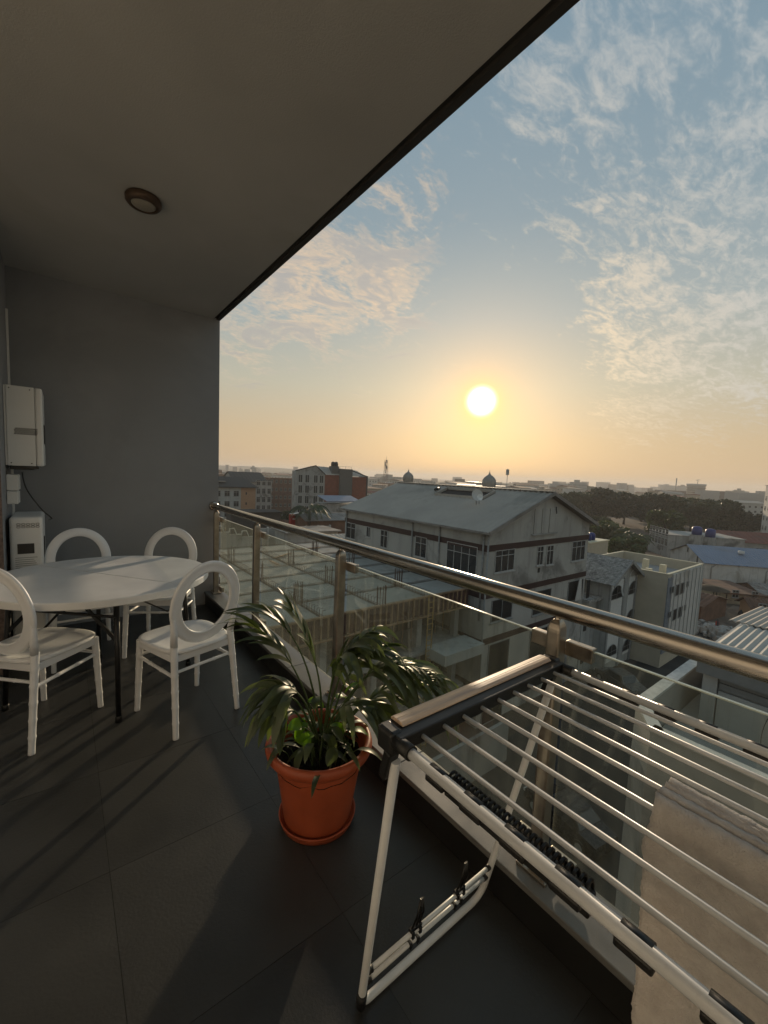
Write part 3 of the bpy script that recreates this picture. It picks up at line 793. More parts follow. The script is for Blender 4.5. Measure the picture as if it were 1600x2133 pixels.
dm = two.modifiers.new('terry', 'DISPLACE'); dm.texture = tx; dm.strength = .006; dm.texture_coords = 'LOCAL'
#CITY
# ================================================================== THE CITY
G = -15.5
random.seed(21)
def cm(name, c, r=.85, **k):
    k.setdefault('spec', .3); return mat(name, tuple(x for x in c), r, **k)
C_conc = cm('grey concrete', streak=1.0, c=(.34, .33, .31), var=.10, scale=.5, stain=.35, stain_col=(.13, .125, .115))
C_mosq = cm('weathered cement render', streak=1.3, c=(.40, .385, .355), var=.08, scale=.35, stain=.28, stain_col=(.20, .19, .175), bump=.3, bscale=12)
C_band = cm('dark brown band', (.055, .030, .026), .6, var=.12)
C_metal = cm('zinc sheet roof', streak=0, c=(.37, .33, .285), r=.62, var=.08, scale=.3, spec=.3, stain=.18, stain_col=(.25, .23, .20))
C_metal2 = cm('old sheet roof', (.24, .22, .20), .65, var=.2, scale=.6, stain=.5, stain_col=(.12, .10, .085))
C_rust = cm('rusty roof', (.14, .075, .05), .8, var=.25, scale=.8, stain=.6, stain_col=(.07, .045, .035))
C_redroof = cm('red brown roof', (.16, .05, .035), .7, var=.1, scale=.5, stain=.2, stain_col=(.11, .045, .035))
C_blue = cm('blue sheet roof', (.20, .235, .31), .6, var=.06, scale=.3, stain=.12, stain_col=(.19, .20, .23))
C_white = cm('off white wall', streak=1.6, c=(.55, .53, .50), r=.8, var=.06, scale=.6, stain=.3, stain_col=(.36, .33, .29))
C_beige = cm('yellow beige wall', (.45, .40, .31), .8, var=.05, scale=.8)
C_pale = cm('pale cream coping', (.62, .57, .42), .7, var=.04)
C_brick = cm('red brick', (.21, .065, .042), .85, var=.12, scale=1.2)
C_brick2 = cm('brown brick', (.17, .095, .065), .85, var=.2, scale=1)
C_dark = cm('dark opening', (.018, .018, .018), .5)
C_pane = cm('window glass', (.030, .032, .034), .12, spec=.8)
C_frame = cm('white window frame', (.44, .43, .41), .6)
C_greyfr = cm('grey window frame', (.28, .28, .27), .6)
C_asph = cm('asphalt', (.045, .043, .041), .9, var=.2, scale=.4, stain=.15, stain_col=(.075, .068, .058))
C_earth = cm('earth ground', (.12, .095, .075), .97, spec=.1, var=.2, scale=.05, stain=.02, stain_col=(.07, .065, .055), bump=.4, bscale=.6)
C_dirt = cm('packed dirt street', (.17, .135, .105), .95, var=.2, scale=.3, stain=.2, stain_col=(.09, .075, .06))
C_wood = cm('form board', (.30, .20, .12), .8, var=.25, scale=1.5)
C_rebar = cm('rebar', (.10, .06, .045), .7)
C_peach = cm('peach wall', (.42, .25, .15), .85, var=.06)
C_tan = cm('tan wall', (.30, .25, .19))
C_slate = cm('grey tile roof', (.36, .345, .32), .7, var=.25, scale=3.5, stain=2.2, stain_col=(.17, .16, .15))
C_tank = cm('blue plastic tank', (.02, .035, .16), .4)
C_lgrey = cm('light grey stone wall', streak=1.8, c=(.38, .38, .36), r=.8, var=.06, scale=1)
C_bark = cm('bark', (.06, .045, .03), .9, var=.2, scale=3)
L_tree = leaf_mat('tree foliage', (.008, .015, .006), (.032, .048, .015), .6, .15)
L_tree2 = leaf_mat('lighter tree foliage', (.014, .022, .008), (.045, .066, .02), .6, .18)

gd = MB().box((-3000, -600, G - .5), (3600, 4200, G)).build('ground', C_earth); tag(gd, kind='structure')
st = MB().box((3, -40, G + .004), (66, 15.0, G + .03)).build('street', C_asph); tag(st, kind='structure')
s2 = MB().box((54.5, 15.0, G + .004), (66, 60, G + .028)).build('dirt_road', C_dirt); tag(s2, kind='structure')
lot = MB().box((60.2, -30, G + .034), (78, 15, G + .05)).build('market_ground', C_dirt); tag(lot, kind='structure')

_wm = {}
def window(par, p, rz, w_, h_, mull=(1,), trans=(.68,), fm=None, fw=.05, arch=False, fill=None, sill=True):
    """frame + pane on a wall; p = centre on the wall plane in the parent's space, rz turns -y to the outward side"""
    fm = fm or C_frame; fill = fill or C_pane
    key = (round(w_, 2), round(h_, 2), len(mull), len(trans), fm.name, arch, fill.name, sill)
    if key not in _wm:
        b = MB(); q = MB(); W_, H_ = w_ / 2, h_ / 2
        if arch:
            n = 10; rise = w_ * .38
            out = [(-W_, -H_), (W_, -H_)] + [(W_ * math.cos(PI * k / n), H_ - rise + rise * math.sin(PI * k / n)) for k in range(n + 1)]
            pv = [q.bm.verts.new((x, -.02, z)) for x, z in out]; q.bm.faces.new(pv)
            b.tube([(x, -.03, z) for x, z in out], fw * .6, 4, closed=True, smooth=False)
            for t in mull: b.box((-.02, -.04, -H_), (.02, -.02, H_ - .05))
            b.box((-W_, -.04, -H_ + h_ * .35), (W_, -.02, -H_ + h_ * .35 + .03))
        else:
            b.box((-W_, -.06, -H_), (-W_ + fw, 0, H_)); b.box((W_ - fw, -.06, -H_), (W_, 0, H_))
            b.box((-W_ + fw, -.06, H_ - fw), (W_ - fw, 0, H_)); b.box((-W_ + fw, -.06, -H_), (W_ - fw, 0, -H_ + fw))
            nm = len(mull)
            for i in range(nm):
                x = -W_ + w_ * (i + 1) / (nm + 1); b.box((x - fw * .4, -.05, -H_ + fw), (x + fw * .4, -.001, H_ - fw))
            for t in trans: b.box((-W_ + fw, -.052, -H_ + h_ * t - fw * .4), (W_ - fw, -.002, -H_ + h_ * t + fw * .4))
            if sill: b.box((-W_ - .06, -.14, -H_ - .07), (W_ + .06, 0, -H_ - .001))
            q.box((-W_ + fw * .5, -.016, -H_ + fw * .5), (W_ - fw * .5, -.003, H_ - fw * .5))
        f = b.build('window', fm, par); g = q.build('pane', fill, f)
        _wm[key] = (f.data, g.data)
    else:
        f = bpy.data.objects.new('window', _wm[key][0]); g = bpy.data.objects.new('pane', _wm[key][1])
        for o in (f, g): COL.objects.link(o)
        f.parent = par; g.parent = f
    f.location = p; f.rotation_euler.z = rz
    return f


def face_px(par, plane, val, x0, y0, x1, y1, **k):
    """window whose outline is read off the photograph on the wall x = val or y = val"""
    fn = atx if plane == 'x' else aty
    xm, ym = (x0 + x1) / 2, (y0 + y1) / 2
    c = fn(xm, ym, val); a = fn(x0, ym, val); b_ = fn(x1, ym, val); t = fn(xm, y0, val); u_ = fn(xm, y1, val)
    ww = (b_ - a).length; hh = (t - u_).length
    loc = c - Vector(par.location)
    return window(par, loc, -PI / 2 if plane == 'x' else 0, ww, hh, **k)


def corr(par, e0, e1, r0, r1, m, name='roof_slope', pitch=.28, amp=.045, thick=.05, holes=None):
    """ribbed sheet roof between eave e0-e1 and ridge r0-r1"""
    e0, e1, r0, r1 = map(Vector, (e0, e1, r0, r1)); L = (e1 - e0).length; n = max(4, int(L / pitch) * 2)
    nn = (e1 - e0).cross(r0 - e0).normalized()
    if nn.z < 0: nn = -nn
    b = MB(); rows = []
    cuts = [0, 1] if not holes else [0, holes[2], holes[3], 1]
    for i in range(n + 1):
        t = i / n; a = e0.lerp(e1, t); c = r0.lerp(r1, t); off = nn * (amp if i % 2 else -amp)
        rows.append([b.bm.verts.new(a.lerp(c, s) + off) for s in cuts])
    for i in range(n):
        t = (i + .5) / n
        for j in range(len(cuts) - 1):
            if holes and j == 1 and holes[0] < t < holes[1]: continue
            b.bm.faces.new((rows[i][j], rows[i + 1][j], rows[i + 1][j + 1], rows[i][j + 1]))
    o = b.build(name, m, par); s = o.modifiers.new('solid', 'SOLIDIFY'); s.thickness = thick; s.offset = -1
    return o


# ---------------------------------------------------------------- main grey building with the sheet roof
MX, MY, MW, MD = 21.9, 16.9, 13.7, 17.3
EZ, RZm = -1.95 - G, .62 - G
mb = empty('grey_render_building', (MX, MY, G), 0, 'large grey cement-rendered gabled building with dark brown bands and ribbed metal roof', 'building')
b = MB()
poly = [(0, 0), (MW, 0), (MW, EZ), (MW / 2, RZm - .12), (0, EZ)]
lo = [b.bm.verts.new((x, 0, z)) for x, z in poly]; hi = [b.bm.verts.new((x, MD, z)) for x, z in poly]
b.bm.faces.new(lo); b.bm.faces.new(hi[::-1])
for i in range(5): b.bm.faces.new((lo[i], lo[(i + 1) % 5], hi[(i + 1) % 5], hi[i]))
b.build('wall', C_mosq, mb)
for zt in (-2.85, -6.05, -9.25, -12.45):
    for z0_, z1_ in ((zt - .42 - G, zt - G),):
        b = MB(); b.box((-.05, -.05, z0_), (MW + .05, -.001, z1_)); b.box((-.05, -.001, z0_), (-.001, MD, z1_)); b.box((MW + .001, 0, z0_), (MW + .05, MD, z1_)); b.build('band', C_band, mb)
def onplane(px, py, p0, nrm_):
    v = ray(px, py); return CAM + v * ((Vector(p0) - CAM).dot(nrm_) / v.dot(nrm_))
ev0, ev1 = Vector((-.5, -.5, EZ - .10)), Vector((-.5, MD + .4, EZ - .10)); rg0, rg1 = Vector((MW / 2, -.5, RZm)), Vector((MW / 2, MD + .4, RZm))
pn = (ev1 - ev0).cross(rg0 - ev0).normalized()
hs = [onplane(x, y, ev0 + mb.location, pn) - mb.location for x, y in ((904, 1034), (932, 1022), (1032, 1028), (1005, 1043))]
def ts(p): return ((p.y + .5) / (MD + .9), (p.x + .5) / (MW / 2 + .5))
tq = [ts(p) for p in hs]
ht0, ht1, hs0, hs1 = (tq[2][0] + tq[3][0]) / 2, (tq[0][0] + tq[1][0]) / 2, (tq[0][1] + tq[3][1]) / 2, (tq[1][1] + tq[2][1]) / 2
ht0, ht1 = max(.05, min(ht0, ht1)), min(.95, max(ht0, ht1)); hs0, hs1 = max(.3, min(hs0, .8)), min(.93, max(hs1, hs0 + .15))
# the wall solid lies just under the sheets, so the opening's shade is a painted dark sheet
corr(mb, ev0 + Vector((0, 0, .12)), ev1 + Vector((0, 0, .12)), rg0 + Vector((0, 0, .12)), rg1 + Vector((0, 0, .12)), C_metal, holes=(ht0, ht1, hs0, hs1), pitch=.46, amp=.06)
corr(mb, (MW + .5, -.5, EZ + .02), (MW + .5, MD + .4, EZ + .02), rg0 + Vector((0, 0, .12)), rg1 + Vector((0, 0, .12)), C_metal)
MB().bar(rg0 + Vector((0, 0, .17)), rg1 + Vector((0, 0, .17)), .45, .06).build('ridge_cap', C_metal, mb)
def rp(t, s, dz=0): return ev0.lerp(ev1, t).lerp(rg0.lerp(rg1, t), s) + Vector((0, 0, .12 + dz))
b = MB(); b.quad(rp(ht0, hs0, -.085), rp(ht1, hs0, -.085), rp(ht1, hs1, -.085), rp(ht0, hs1, -.085)); b.build('opening_shade', cm('painted opening shade', (.05, .04, .035)), mb)
b = MB()
for a_, c_ in ((rp(ht0, hs0), rp(ht1, hs0)), (rp(ht0, hs1), rp(ht1, hs1)), (rp(ht0, hs0), rp(ht0, hs1)), (rp(ht1, hs0), rp(ht1, hs1))): b.bar(a_ + Vector((0, 0, .08)), c_ + Vector((0, 0, .08)), .10, .22)
b.build('opening_kerb', C_metal, mb)
b = MB(); b.bar((-.52, -.5, EZ - .03), (-.52, MD + .4, EZ - .03), .16, .14); b.build('gutter', C_metal2, mb)
for s in (0, 1):
    a_ = Vector((-.5 if s == 0 else MW + .5, -.52, EZ - .02)); MB().bar(a_, rg0 + Vector((0, -.02, .02)), .08, .26).build('bargeboard', C_metal2, mb)
# front windows (gable side)
W_ = lambda *a, **k: face_px(mb, 'y', MY, *a, **k)
W_(1031, 1145, 1071, 1190, mull=(1, 2), trans=(.74,))
W_(1118, 1138, 1131, 1177, mull=(1,), trans=(.72,)); W_(1138, 1136, 1152, 1176, mull=(1,), trans=(.72,))
W_(1191, 1127, 1218, 1167, mull=(1, 2), trans=(.70,), fill=C_pane)
W_(1024, 1246, 1066, 1291, mull=(1,), trans=(), fill=C_dark, fm=C_greyfr)
W_(1110, 1229, 1146, 1277, mull=(), trans=(), fill=C_dark, fm=C_greyfr)
W_(1183, 1209, 1213, 1250, mull=(), trans=(), fill=C_dark, fm=C_greyfr)
W_(1017, 1337, 1058, 1404, mull=(), trans=(), fill=C_dark, fm=C_greyfr); W_(1103, 1310, 1140, 1372, mull=(), trans=(), fill=C_dark, fm=C_greyfr)
W_(1005, 1440, 1045, 1500, mull=(), trans=(), fill=C_dark, fm=C_greyfr)
a_ = aty(1114, 1060, MY) - mb.location; c_ = aty(1155, 1108, MY) - mb.location
for k in range(3):
    x0_ = a_.x + (c_.x - a_.x) * k / 3; MB().box((x0_ + .03, -.05 - .03 * k, c_.z), (x0_ + (c_.x - a_.x) / 3 - .03, -.001, a_.z)).build('loft_door', C_mosq, mb)
MB().box((a_.x - .2, -.18, c_.z - .1), (c_.x + .2, -.001, c_.z - .02)).build('loft_ledge', C_conc, mb)
MB().bar((c_.x - .5, -.35, a_.z - .35), (c_.x - .1, -.05, a_.z + .1), .06, .06).build('pulley_arm', C_dark, mb)
cur = aty(1206, 1228, MY - .25) - mb.location
b = MB(); b.prism([(-.55, -.9), (.5, -.95), (.25, .9), (-.1, .9)], 0, .05, M=Matrix.Translation(cur) @ Matrix.Rotation(PI / 2, 4, 'X')); b.build('curtain', C_white, mb)
S_ = lambda *a, **k: face_px(mb, 'x', MX, *a, **k)
S_(722, 1089, 741, 1122, mull=(1,)); S_(764, 1097, 772, 1119, mull=(1,), trans=()); S_(793, 1104, 808, 1141, mull=(1,)); S_(865, 1118, 889, 1161, mull=(1,)); S_(930, 1133, 993, 1190, mull=(1, 2, 3))
for px in (860, 917, 1010, 722):
    q = atx(px, 1120, MX); y_ = q.y - MY; MB().tube([(-.09, y_, EZ - .1), (-.09, y_, EZ - 6)], .06, 8).build('downpipe', C_greyfr, mb)
MB().tube([(-.02, -.10, EZ - .1), (-.02, -.10, 1)], .06, 8).build('downpipe', C_greyfr, mb)
MB().box((6.2, -.03, 10.15), (6.45, -.001, 10.5)).build('vent', C_dark, mb)
# dish on the opening
dp = atd(993, 1036, 31.5)
ds = empty('satellite_dish', dp, 0, 'large pale satellite dish beside the opening in the ribbed roof', 'satellite dish')
dm_ = MB(); dm_.lathe([(.46 * k / 8, .12 * (k / 8) ** 2) for k in range(9)], 28)
o = dm_.build('reflector', C_white, ds); o.rotation_euler = (R_(72), 0, R_(-25)); o.location.z = .15
MB().tube([(0, 0, -.55), (0, .05, .0), (0, .08, .15)], .035, 8).build('mount', C_greyfr, ds)
MB().tube([(0, 0, .0), (.15, -.42, .12)], .012, 6).build('arm', C_greyfr, ds)
dp2 = atd(999, 1036, 30.8); d2 = empty('satellite_dish', dp2, 0, 'small white satellite dish in front of the larger dish on the ribbed roof', 'satellite dish')
o = MB().lathe([(.24 * k / 6, .06 * (k / 6) ** 2) for k in range(7)], 24).build('reflector', cm('bright dish', (.7, .7, .68), .5), d2); o.rotation_euler = (R_(76), 0, R_(-20))
MB().tube([(0, 0, -.5), (0, .03, 0)], .025, 8).build('mount', C_greyfr, d2)
bl = atd(914, 1020, 38); o = MB().tube([Vector((-.45, 0, 0)), Vector((.45, .4, .12))], .13, 8).build('rolled_sheet', C_dark, None, loc=bl); tag(o, 'dark rolled tarpaulin lying on the ribbed roof by its opening', 'tarpaulin')

# ---------------------------------------------------------------- two onion domes behind the ridge
def dome(px, py_base, py_top, wpx, dep, lab):
    base = atd(px, py_base, dep); k = dep / F * 1.05; r = wpx * k / 2; h = (py_base - py_top) * k
    e = empty('onion_dome_minaret', (base.x, base.y, G), 0, lab, 'minaret')
    z0_ = base.z - G
    MB().lathe([(0, 0), (r * .78, 0), (r * .78, z0_ - .02)], 12).build('shaft', C_lgrey, e)
    MB().lathe([(r * .8, 0), (r * .86, .05), (r * .80, h * .06), (r * .96, h * .22), (r * 1.0, h * .34), (r * .93, h * .48), (r * .70, h * .60), (r * .38, h * .70), (r * .15, h * .78), (r * .06, h * .84)], 24, (0, 0, z0_)).build('dome', cm('dome sheet', (.30, .28, .25), .55, var=.06), e)
    for q in range(12): a = 2 * PI * q / 12; MB().tube([(r * rr_ * 1.01 * math.cos(a), r * rr_ * 1.01 * math.sin(a), z0_ + h * zz) for rr_, zz in ((.82, .06), (.97, .22), (1, .34), (.93, .48), (.70, .60), (.38, .70))], r * .035, 4).build('rib', C_greyfr, e)
    MB().lathe([(r * .10, h * .80), (r * .13, h * .84), (r * .04, h * .88), (r * .02, h * 1.0), (0, h * 1.0)], 8, (0, 0, z0_)).build('finial', C_greyfr, e)
dome(850, 1006, 977, 21, 62, 'smaller onion dome beyond the far end of the ribbed roof ridge')
dome(1018, 1019, 981, 27, 44, 'larger onion dome rising behind the satellite dishes on the ribbed roof')

# ---------------------------------------------------------------- building site slab with formwork edge
SZ = -5.95
SX0, SX1, SY0, SY1 = 3.0, 21.45, 17.9, 38.5
site = empty('building_site', (SX0, SY0, G), 0, 'unfinished concrete building with bare floor slab, rebar and ribbed timber edge behind the glass', 'building')
LX, LY = SX1 - SX0, SY1 - SY0; zt = SZ - G
MB().box((0.05, .05, zt - .55), (LX, LY, zt - .13)).build('slab_core', cm('slab joint', (.14, .135, .12)), site)
C_slab = cm('fresh slab concrete', (.30, .295, .265), .8, var=.10, scale=.5, stain=.5, stain_col=(.21, .20, .18), spec=.25)
nx, ny = 5, 7
for i in range(nx):
    for j in range(ny):
        MB().box((LX * i / nx + .12, LY * j / ny + .12, zt - .128), (LX * (i + 1) / nx - .12, LY * (j + 1) / ny - .12, zt - random.uniform(0, .03))).build('slab_panel', C_slab, site)
# top steel lying over the joints and upright starter bars
b = MB()
for i in range(nx + 1):
    x = min(LX - .05, max(.05, LX * i / nx))
    for o_ in (-.09, .09): b.bar((x + o_, 0, zt + .05), (x + o_, LY, zt + .05), .018, .018)
    for k in range(int(LY / .28)):
        y = k * .28; hgt = .38 + .05 * random.random(); b.bar((x - .10, y, zt - .1), (x - .10, y, zt + hgt), .020, .020, up=(0, 1, 0)); b.bar((x - .1, y, zt + hgt), (x + .1, y, zt + hgt), .02, .02)
for j in range(ny + 1):
    y = LY * j / ny
    for o_ in (-.09, .09): b.bar((0, y + o_, zt + .07), (LX, y + o_, zt + .07), .018, .018)
o = b.build('rebar', C_rebar, site); o['kind'] = 'stuff'
for i, j in ((1, 1), (2, 1), (3, 2), (2, 3), (3, 4), (4, 1), (1, 4), (4, 3), (2, 5), (1, 2), (3, 0), (4, 5)):
    b = MB(); cx, cy = LX * i / nx, LY * j / ny
    for q in range(10):
        ox, oy = .25 * math.cos(q * .63), .25 * math.sin(q * .63); b.bar((cx + ox, cy + oy, zt), (cx + ox + random.uniform(-.06, .06), cy + oy, zt + 1.15 + random.uniform(-.1, .15)), .028, .028, up=(0, 1, 0))
    b.build('starter_bars', C_rebar, site)
# boards, planks on the slab
for k in range(6):
    x, y, a = random.uniform(1, LX - 3), random.uniform(1, LY - 2), random.choice([0, PI / 2, random.uniform(0, 3)])
    MB().bar((0, 0, 0), (random.uniform(1.5, 3.5), 0, 0), .25, .04).build('plank', C_wood, site, loc=(x, y, zt + .06 + .01 * k), rotz=a)
# edge formwork: boards, battens, walers
MB().box((-.02, -.06, zt - 1.05), (LX, .02, zt + .10)).build('edge_board', C_dark if False else cm('red brown ply', (.085, .045, .035), .7, var=.15), site)
for k in range(int(LX / .42) + 1):
    MB().box((k * .42, -.16, zt - 1.10), (k * .42 + .07, -.061, zt + .16)).build('batten', C_wood, site)
for z_ in (zt + .11, zt - 1.14): MB().box((-.05, -.19, z_ - .05), (LX + .05, -.01, z_ + .035)).build('waler', C_wood, site)
# what shows under the slab
MB().box((.5, 3.2, 0), (LX, 3.4, zt - .6)).build('back_wall', cm('brown screened wall', (.10, .075, .055), .9, var=.35, scale=1.6, stretch=(2.5, 1, .15), stain=.5, stain_col=(.035, .03, .025)), site)
for k in range(6): MB().box((.6 + k * 3.45, .5, 0), (1.0 + k * 3.45, .9, zt - .56)).build('column', C_conc, site)
for k in range(24): MB().tube([(1.5 + k * .75, 1.7, 3.0), (1.52 + k * .75, 1.7, zt - .6)], .045, 6).build('prop', C_wood, site)
for z_ in (3.0, 6.2): MB().box((0, -.1, z_ - .25), (LX, 3.2, z_)).build('floor_slab', C_conc, site)
MB().box((LX - 3.8, -1.8, 5.8), (LX - .2, -.101, 6.45)).build('canopy', C_lgrey, site)
b = MB()
lx = LX - 4.1
for o_ in (0, .42): b.bar((lx + o_, -.45, 0), (lx + o_, -.45, zt + .3), .05, .05, up=(0, 1, 0))
for k in range(28): b.bar((lx, -.45, .2 + k * .34), (lx + .42, -.45, .2 + k * .34), .035, .035)
o = b.build('site_ladder', cm('yellow wood', (.36, .24, .09), .8), None, loc=(SX0, SY0, G)); tag(o, 'tall yellowish timber ladder standing against the slab edge of the building site', 'ladder')
b = MB(); b.box((0, 0, 0), (LX + 3.5, .2, 2.6)); o = b.build('site_wall', C_conc, None, loc=(SX0 - 4, SY0 - 4.2, G)); tag(o, 'low concrete boundary wall in front of the building site', 'wall')

# ---------------------------------------------------------------- house with arched windows
q0, q1 = atz(1254, 1403, G), atz(1318, 1366, G)
AY = (q0.y + q1.y) / 2; AX0, AX1 = q0.x, q1.x + 2.2
AW = AX1 - AX0
e0_ = aty(1268, 1212, AY); ap = aty(1316, 1168, AY - .5)
AH = e0_.z - G + .1; AP = ap.z - G
ah = empty('arched_window_house', (AX0, AY, G), 0, 'pale grey house with arched dark windows and grey tiled gable roof', 'house')
b = MB(); xm = ap.x - AX0
AWr = max(2 * xm, 43.75 - AX0); poly = [(0, 0), (AWr, 0), (AWr, AP - (AP - AH) * (AWr - xm) / xm), (xm, AP - .15), (0, AH)]
pass; AD = 12
lo = [b.bm.verts.new((x, 0, z)) for x, z in poly]; hi = [b.bm.verts.new((x, AD, z)) for x, z in poly]
b.bm.faces.new(lo); b.bm.faces.new(hi[::-1])
for i in range(5): b.bm.faces.new((lo[i], lo[(i + 1) % 5], hi[(i + 1) % 5], hi[i]))
b.build('wall', C_lgrey, ah)
for s, e_ in ((0, -.6), (1, AWr + .6)):
    de = (AP - AH) * .6 / xm
    nrow = 16
    for k in range(nrow):
        t0, t1 = k / nrow, (k + 1) / nrow + .012
        pe, pr_ = Vector((e_, 0, (AH if s == 0 else AP - (AP - AH) * (AWr - xm) / xm) - de)), Vector((xm, 0, AP))
        a_, c_ = pe.lerp(pr_, t0), pe.lerp(pr_, t1)
        b = MB(); b.bm.verts.ensure_lookup_table()
        z_ = .07
        v8 = [(a_.x, -.6, a_.z + z_), (a_.x, AD, a_.z + z_), (c_.x, AD, c_.z + z_ - .03), (c_.x, -.6, c_.z + z_ - .03)]
        up_ = [b.bm.verts.new(v) for v in v8]; dn_ = [b.bm.verts.new((v[0], v[1], v[2] - .05)) for v in v8]
        b.bm.faces.new(up_); b.bm.faces.new(dn_[::-1])
        for i in range(4): b.bm.faces.new((up_[i], dn_[i], dn_[(i + 1) % 4], up_[(i + 1) % 4]))
        b.build('tile_course', C_slate, ah)
    MB().bar((e_, -.62, (AH if s == 0 else AP - (AP - AH) * (AWr - xm) / xm) - de - .05), (xm, -.62, AP - .05), .08, .28).build('bargeboard', C_greyfr, ah)
b = MB()
for k in range(60):
    for s in (-1, 1):
        x_ = -.6 if s < 0 else AWr + .6; zz_ = (AH if s < 0 else AP - (AP - AH) * (AWr - xm) / xm); y_ = -.6 + (AD + .6) * k / 60; b.bar((x_, y_, zz_ - (AP - AH) * .6 / xm + .085), (xm, y_, AP + .085), .035, .02)
o = b.build('tile_rib', C_slate, ah); o['kind'] = 'stuff'
A_ = lambda *a, **k: face_px(ah, 'y', AY, *a, **k)
pnl = cm('white panel', (.62, .61, .58), .75, var=.05)
for x0_, y0_, x1_, y1_ in ((1272, 1196, 1298, 1390), (1307, 1190, 1331, 1368)):
    a_ = aty(x0_, 1240, AY) - ah.location; c_ = aty(x1_, 1240, AY) - ah.location
    t_ = AH - .2
    b = MB(); b.box((a_.x, -.05, .8), (c_.x, -.002, t_)); b.tube([((a_.x + c_.x) / 2 + (c_.x - a_.x) / 2 * math.cos(PI * k / 10), -.03, t_ + .7 * math.sin(PI * k / 10)) for k in range(11)], .04, 4); b.build('panel', pnl, ah)
for p_ in ((1273, 1220, 1295, 1246), (1309, 1210, 1328, 1235), (1304, 1269, 1323, 1291), (1262, 1343, 1282, 1365), (1297, 1328, 1316, 1351), (1266, 1283, 1288, 1306)):
    w_ = A_(*p_, arch=True, mull=(1,), fill=C_dark, fm=C_greyfr, sill=False); w_.location.y -= .055
for x_ in (-.02, xm * .97, AWr - .35): MB().box((x_, -.12, 0), (x_ + .3, -.001, AH - .1)).build('pilaster', C_greyfr, ah)
dq = aty(1294, 1232, AY - .4); d3 = empty('satellite_dish', dq, 0, 'round grey satellite dish on the front of the arched window house', 'satellite dish')
o = MB().lathe([(.42 * k / 6, .1 * (k / 6) ** 2) for k in range(7)], 24).build('reflector', C_lgrey, d3); o.rotation_euler = (R_(75), 0, R_(15))
MB().tube([(0, .1, -.1), (0, .38, -.3)], .03, 6).build('mount', C_greyfr, d3)
# lower link between it and the grey building
LW = AX0 - (MX + MW)
lk = empty('link_building', (MX + MW + .02, AY + 1.0, G), 0, 'narrow grey annexe with dark doorways squeezed beside the large grey building', 'building')
MB().box((0, 0, 0), (max(.8, LW - .04), 9, AH - 1.9)).build('wall', C_lgrey, lk)
MB().prism([(-.1, -.5), (max(.8, LW) + .4, -.5), (max(.8, LW) + .4, 9), (-.1, 9)], AH - 1.89, AH - 1.6).build('roof', C_slate, lk)
for k in range(3): MB().box((.35, -.04, 1 + 3 * k), (.35 + .5, -.001, 2.6 + 3 * k)).build('opening', C_dark, lk)
# big grey roof further back (same house)
bk = empty('back_house', (MX + MW + .4, AY + 12.3, G), 0, 'wide grey tiled hipped roof behind the arched window house', 'house')
MB().box((0, 0, 0), (9, 10, AH + .3)).build('wall', C_lgrey, bk)
b = MB(); z_ = AH + .3; vv = [b.bm.verts.new(p) for p in ((-.6, -.6, z_), (9.6, -.6, z_), (9.6, 10.6, z_), (-.6, 10.6, z_), (4.5, 3.5, z_ + 1.6), (4.5, 6.5, z_ + 1.6))]
for f in ((0, 1, 4), (1, 2, 5, 4), (2, 3, 5), (3, 0, 4, 5), (3, 2, 1, 0)): b.bm.faces.new([vv[i] for i in f])
b.build('roof', C_slate, bk)

# ---------------------------------------------------------------- beige flat-roofed building with white ribbed front
bc = atd(1393, 1196, 38); BH = bc.z - G; br = atz(1453, 1172, bc.z); bb_ = atz(1294, 1148, bc.z)
BW, BD = br.x - bc.x, max(8, bb_.y - bc.y)
bg_ = empty('beige_building', (bc.x, bc.y, G), 0, 'flat-roofed beige building with white ribbed front beside the arched window house', 'building')
bx = 0
b = MB(); b.box((0, 0, 0), (BW, BD, BH - 1.1)); b.build('wall', C_beige, bg_)
t_ = .18
for lo_, hi_ in (((0, 0), (BW, t_)), ((0, BD - t_), (BW, BD)), ((0, t_), (t_, BD - t_)), ((BW - t_, t_), (BW, BD - t_))):
    MB().box((*lo_, BH - 1.099), (*hi_, BH - .06)).build('parapet', C_beige, bg_)
    MB().box((lo_[0] - .04 if lo_[0] == 0 else lo_[0], lo_[1] - .04 if lo_[1] == 0 else lo_[1], BH - .059), (hi_[0] + .03, hi_[1] + .03, BH)).build('coping', C_pale, bg_)
MB().box((t_ + .01, t_ + .01, BH - 1.098), (BW - t_ - .01, BD - t_ - .01, BH - 1.05)).build('roof_deck', cm('roof deck', (.30, .29, .28), .8, var=.1), bg_)
MB().box((.9, -.16, 1.4), (BW - .9, -.001, BH - .10)).build('front_panel', C_white, bg_)
for k in range(7):
    x = .9 + (BW - 1.8) * (k + .5) / 7 - .04; MB().box((x, -.22, 1.4), (x + .07, -.161, BH - .12)).build('rib', C_lgrey, bg_)
MB().box((-.02, -.10, 1.4), (.88, -.001, BH - .4)).build('corner_panel', cm('blue grey panel', (.20, .22, .25), .6), bg_)
MB().box((BW - .88, -.10, 1.4), (BW + .02, -.001, BH - .4)).build('corner_panel', C_lgrey, bg_)
BWn = lambda *a: face_px(bg_, 'y', bc.y - .165, *a, mull=(), trans=(), fill=C_dark, fm=C_greyfr, sill=False)
for p_ in ((1398, 1222, 1403, 1235), (1407, 1218, 1414, 1240), (1417, 1214, 1425, 1236), (1430, 1211, 1434, 1222), (1393, 1274, 1397, 1286), (1401, 1269, 1409, 1291), (1413, 1264, 1420, 1285), (1425, 1260, 1428, 1271)): BWn(*p_)
for x, y in ((1.5, 2.0), (3.4, 1.4), (5.2, 3.6), (2.2, 3.8)): MB().box((x, y, BH - 1.05), (x + .5, y + .5, BH - .1 + .3 * (x > 3))).build('roof_stub', C_pale, bg_)
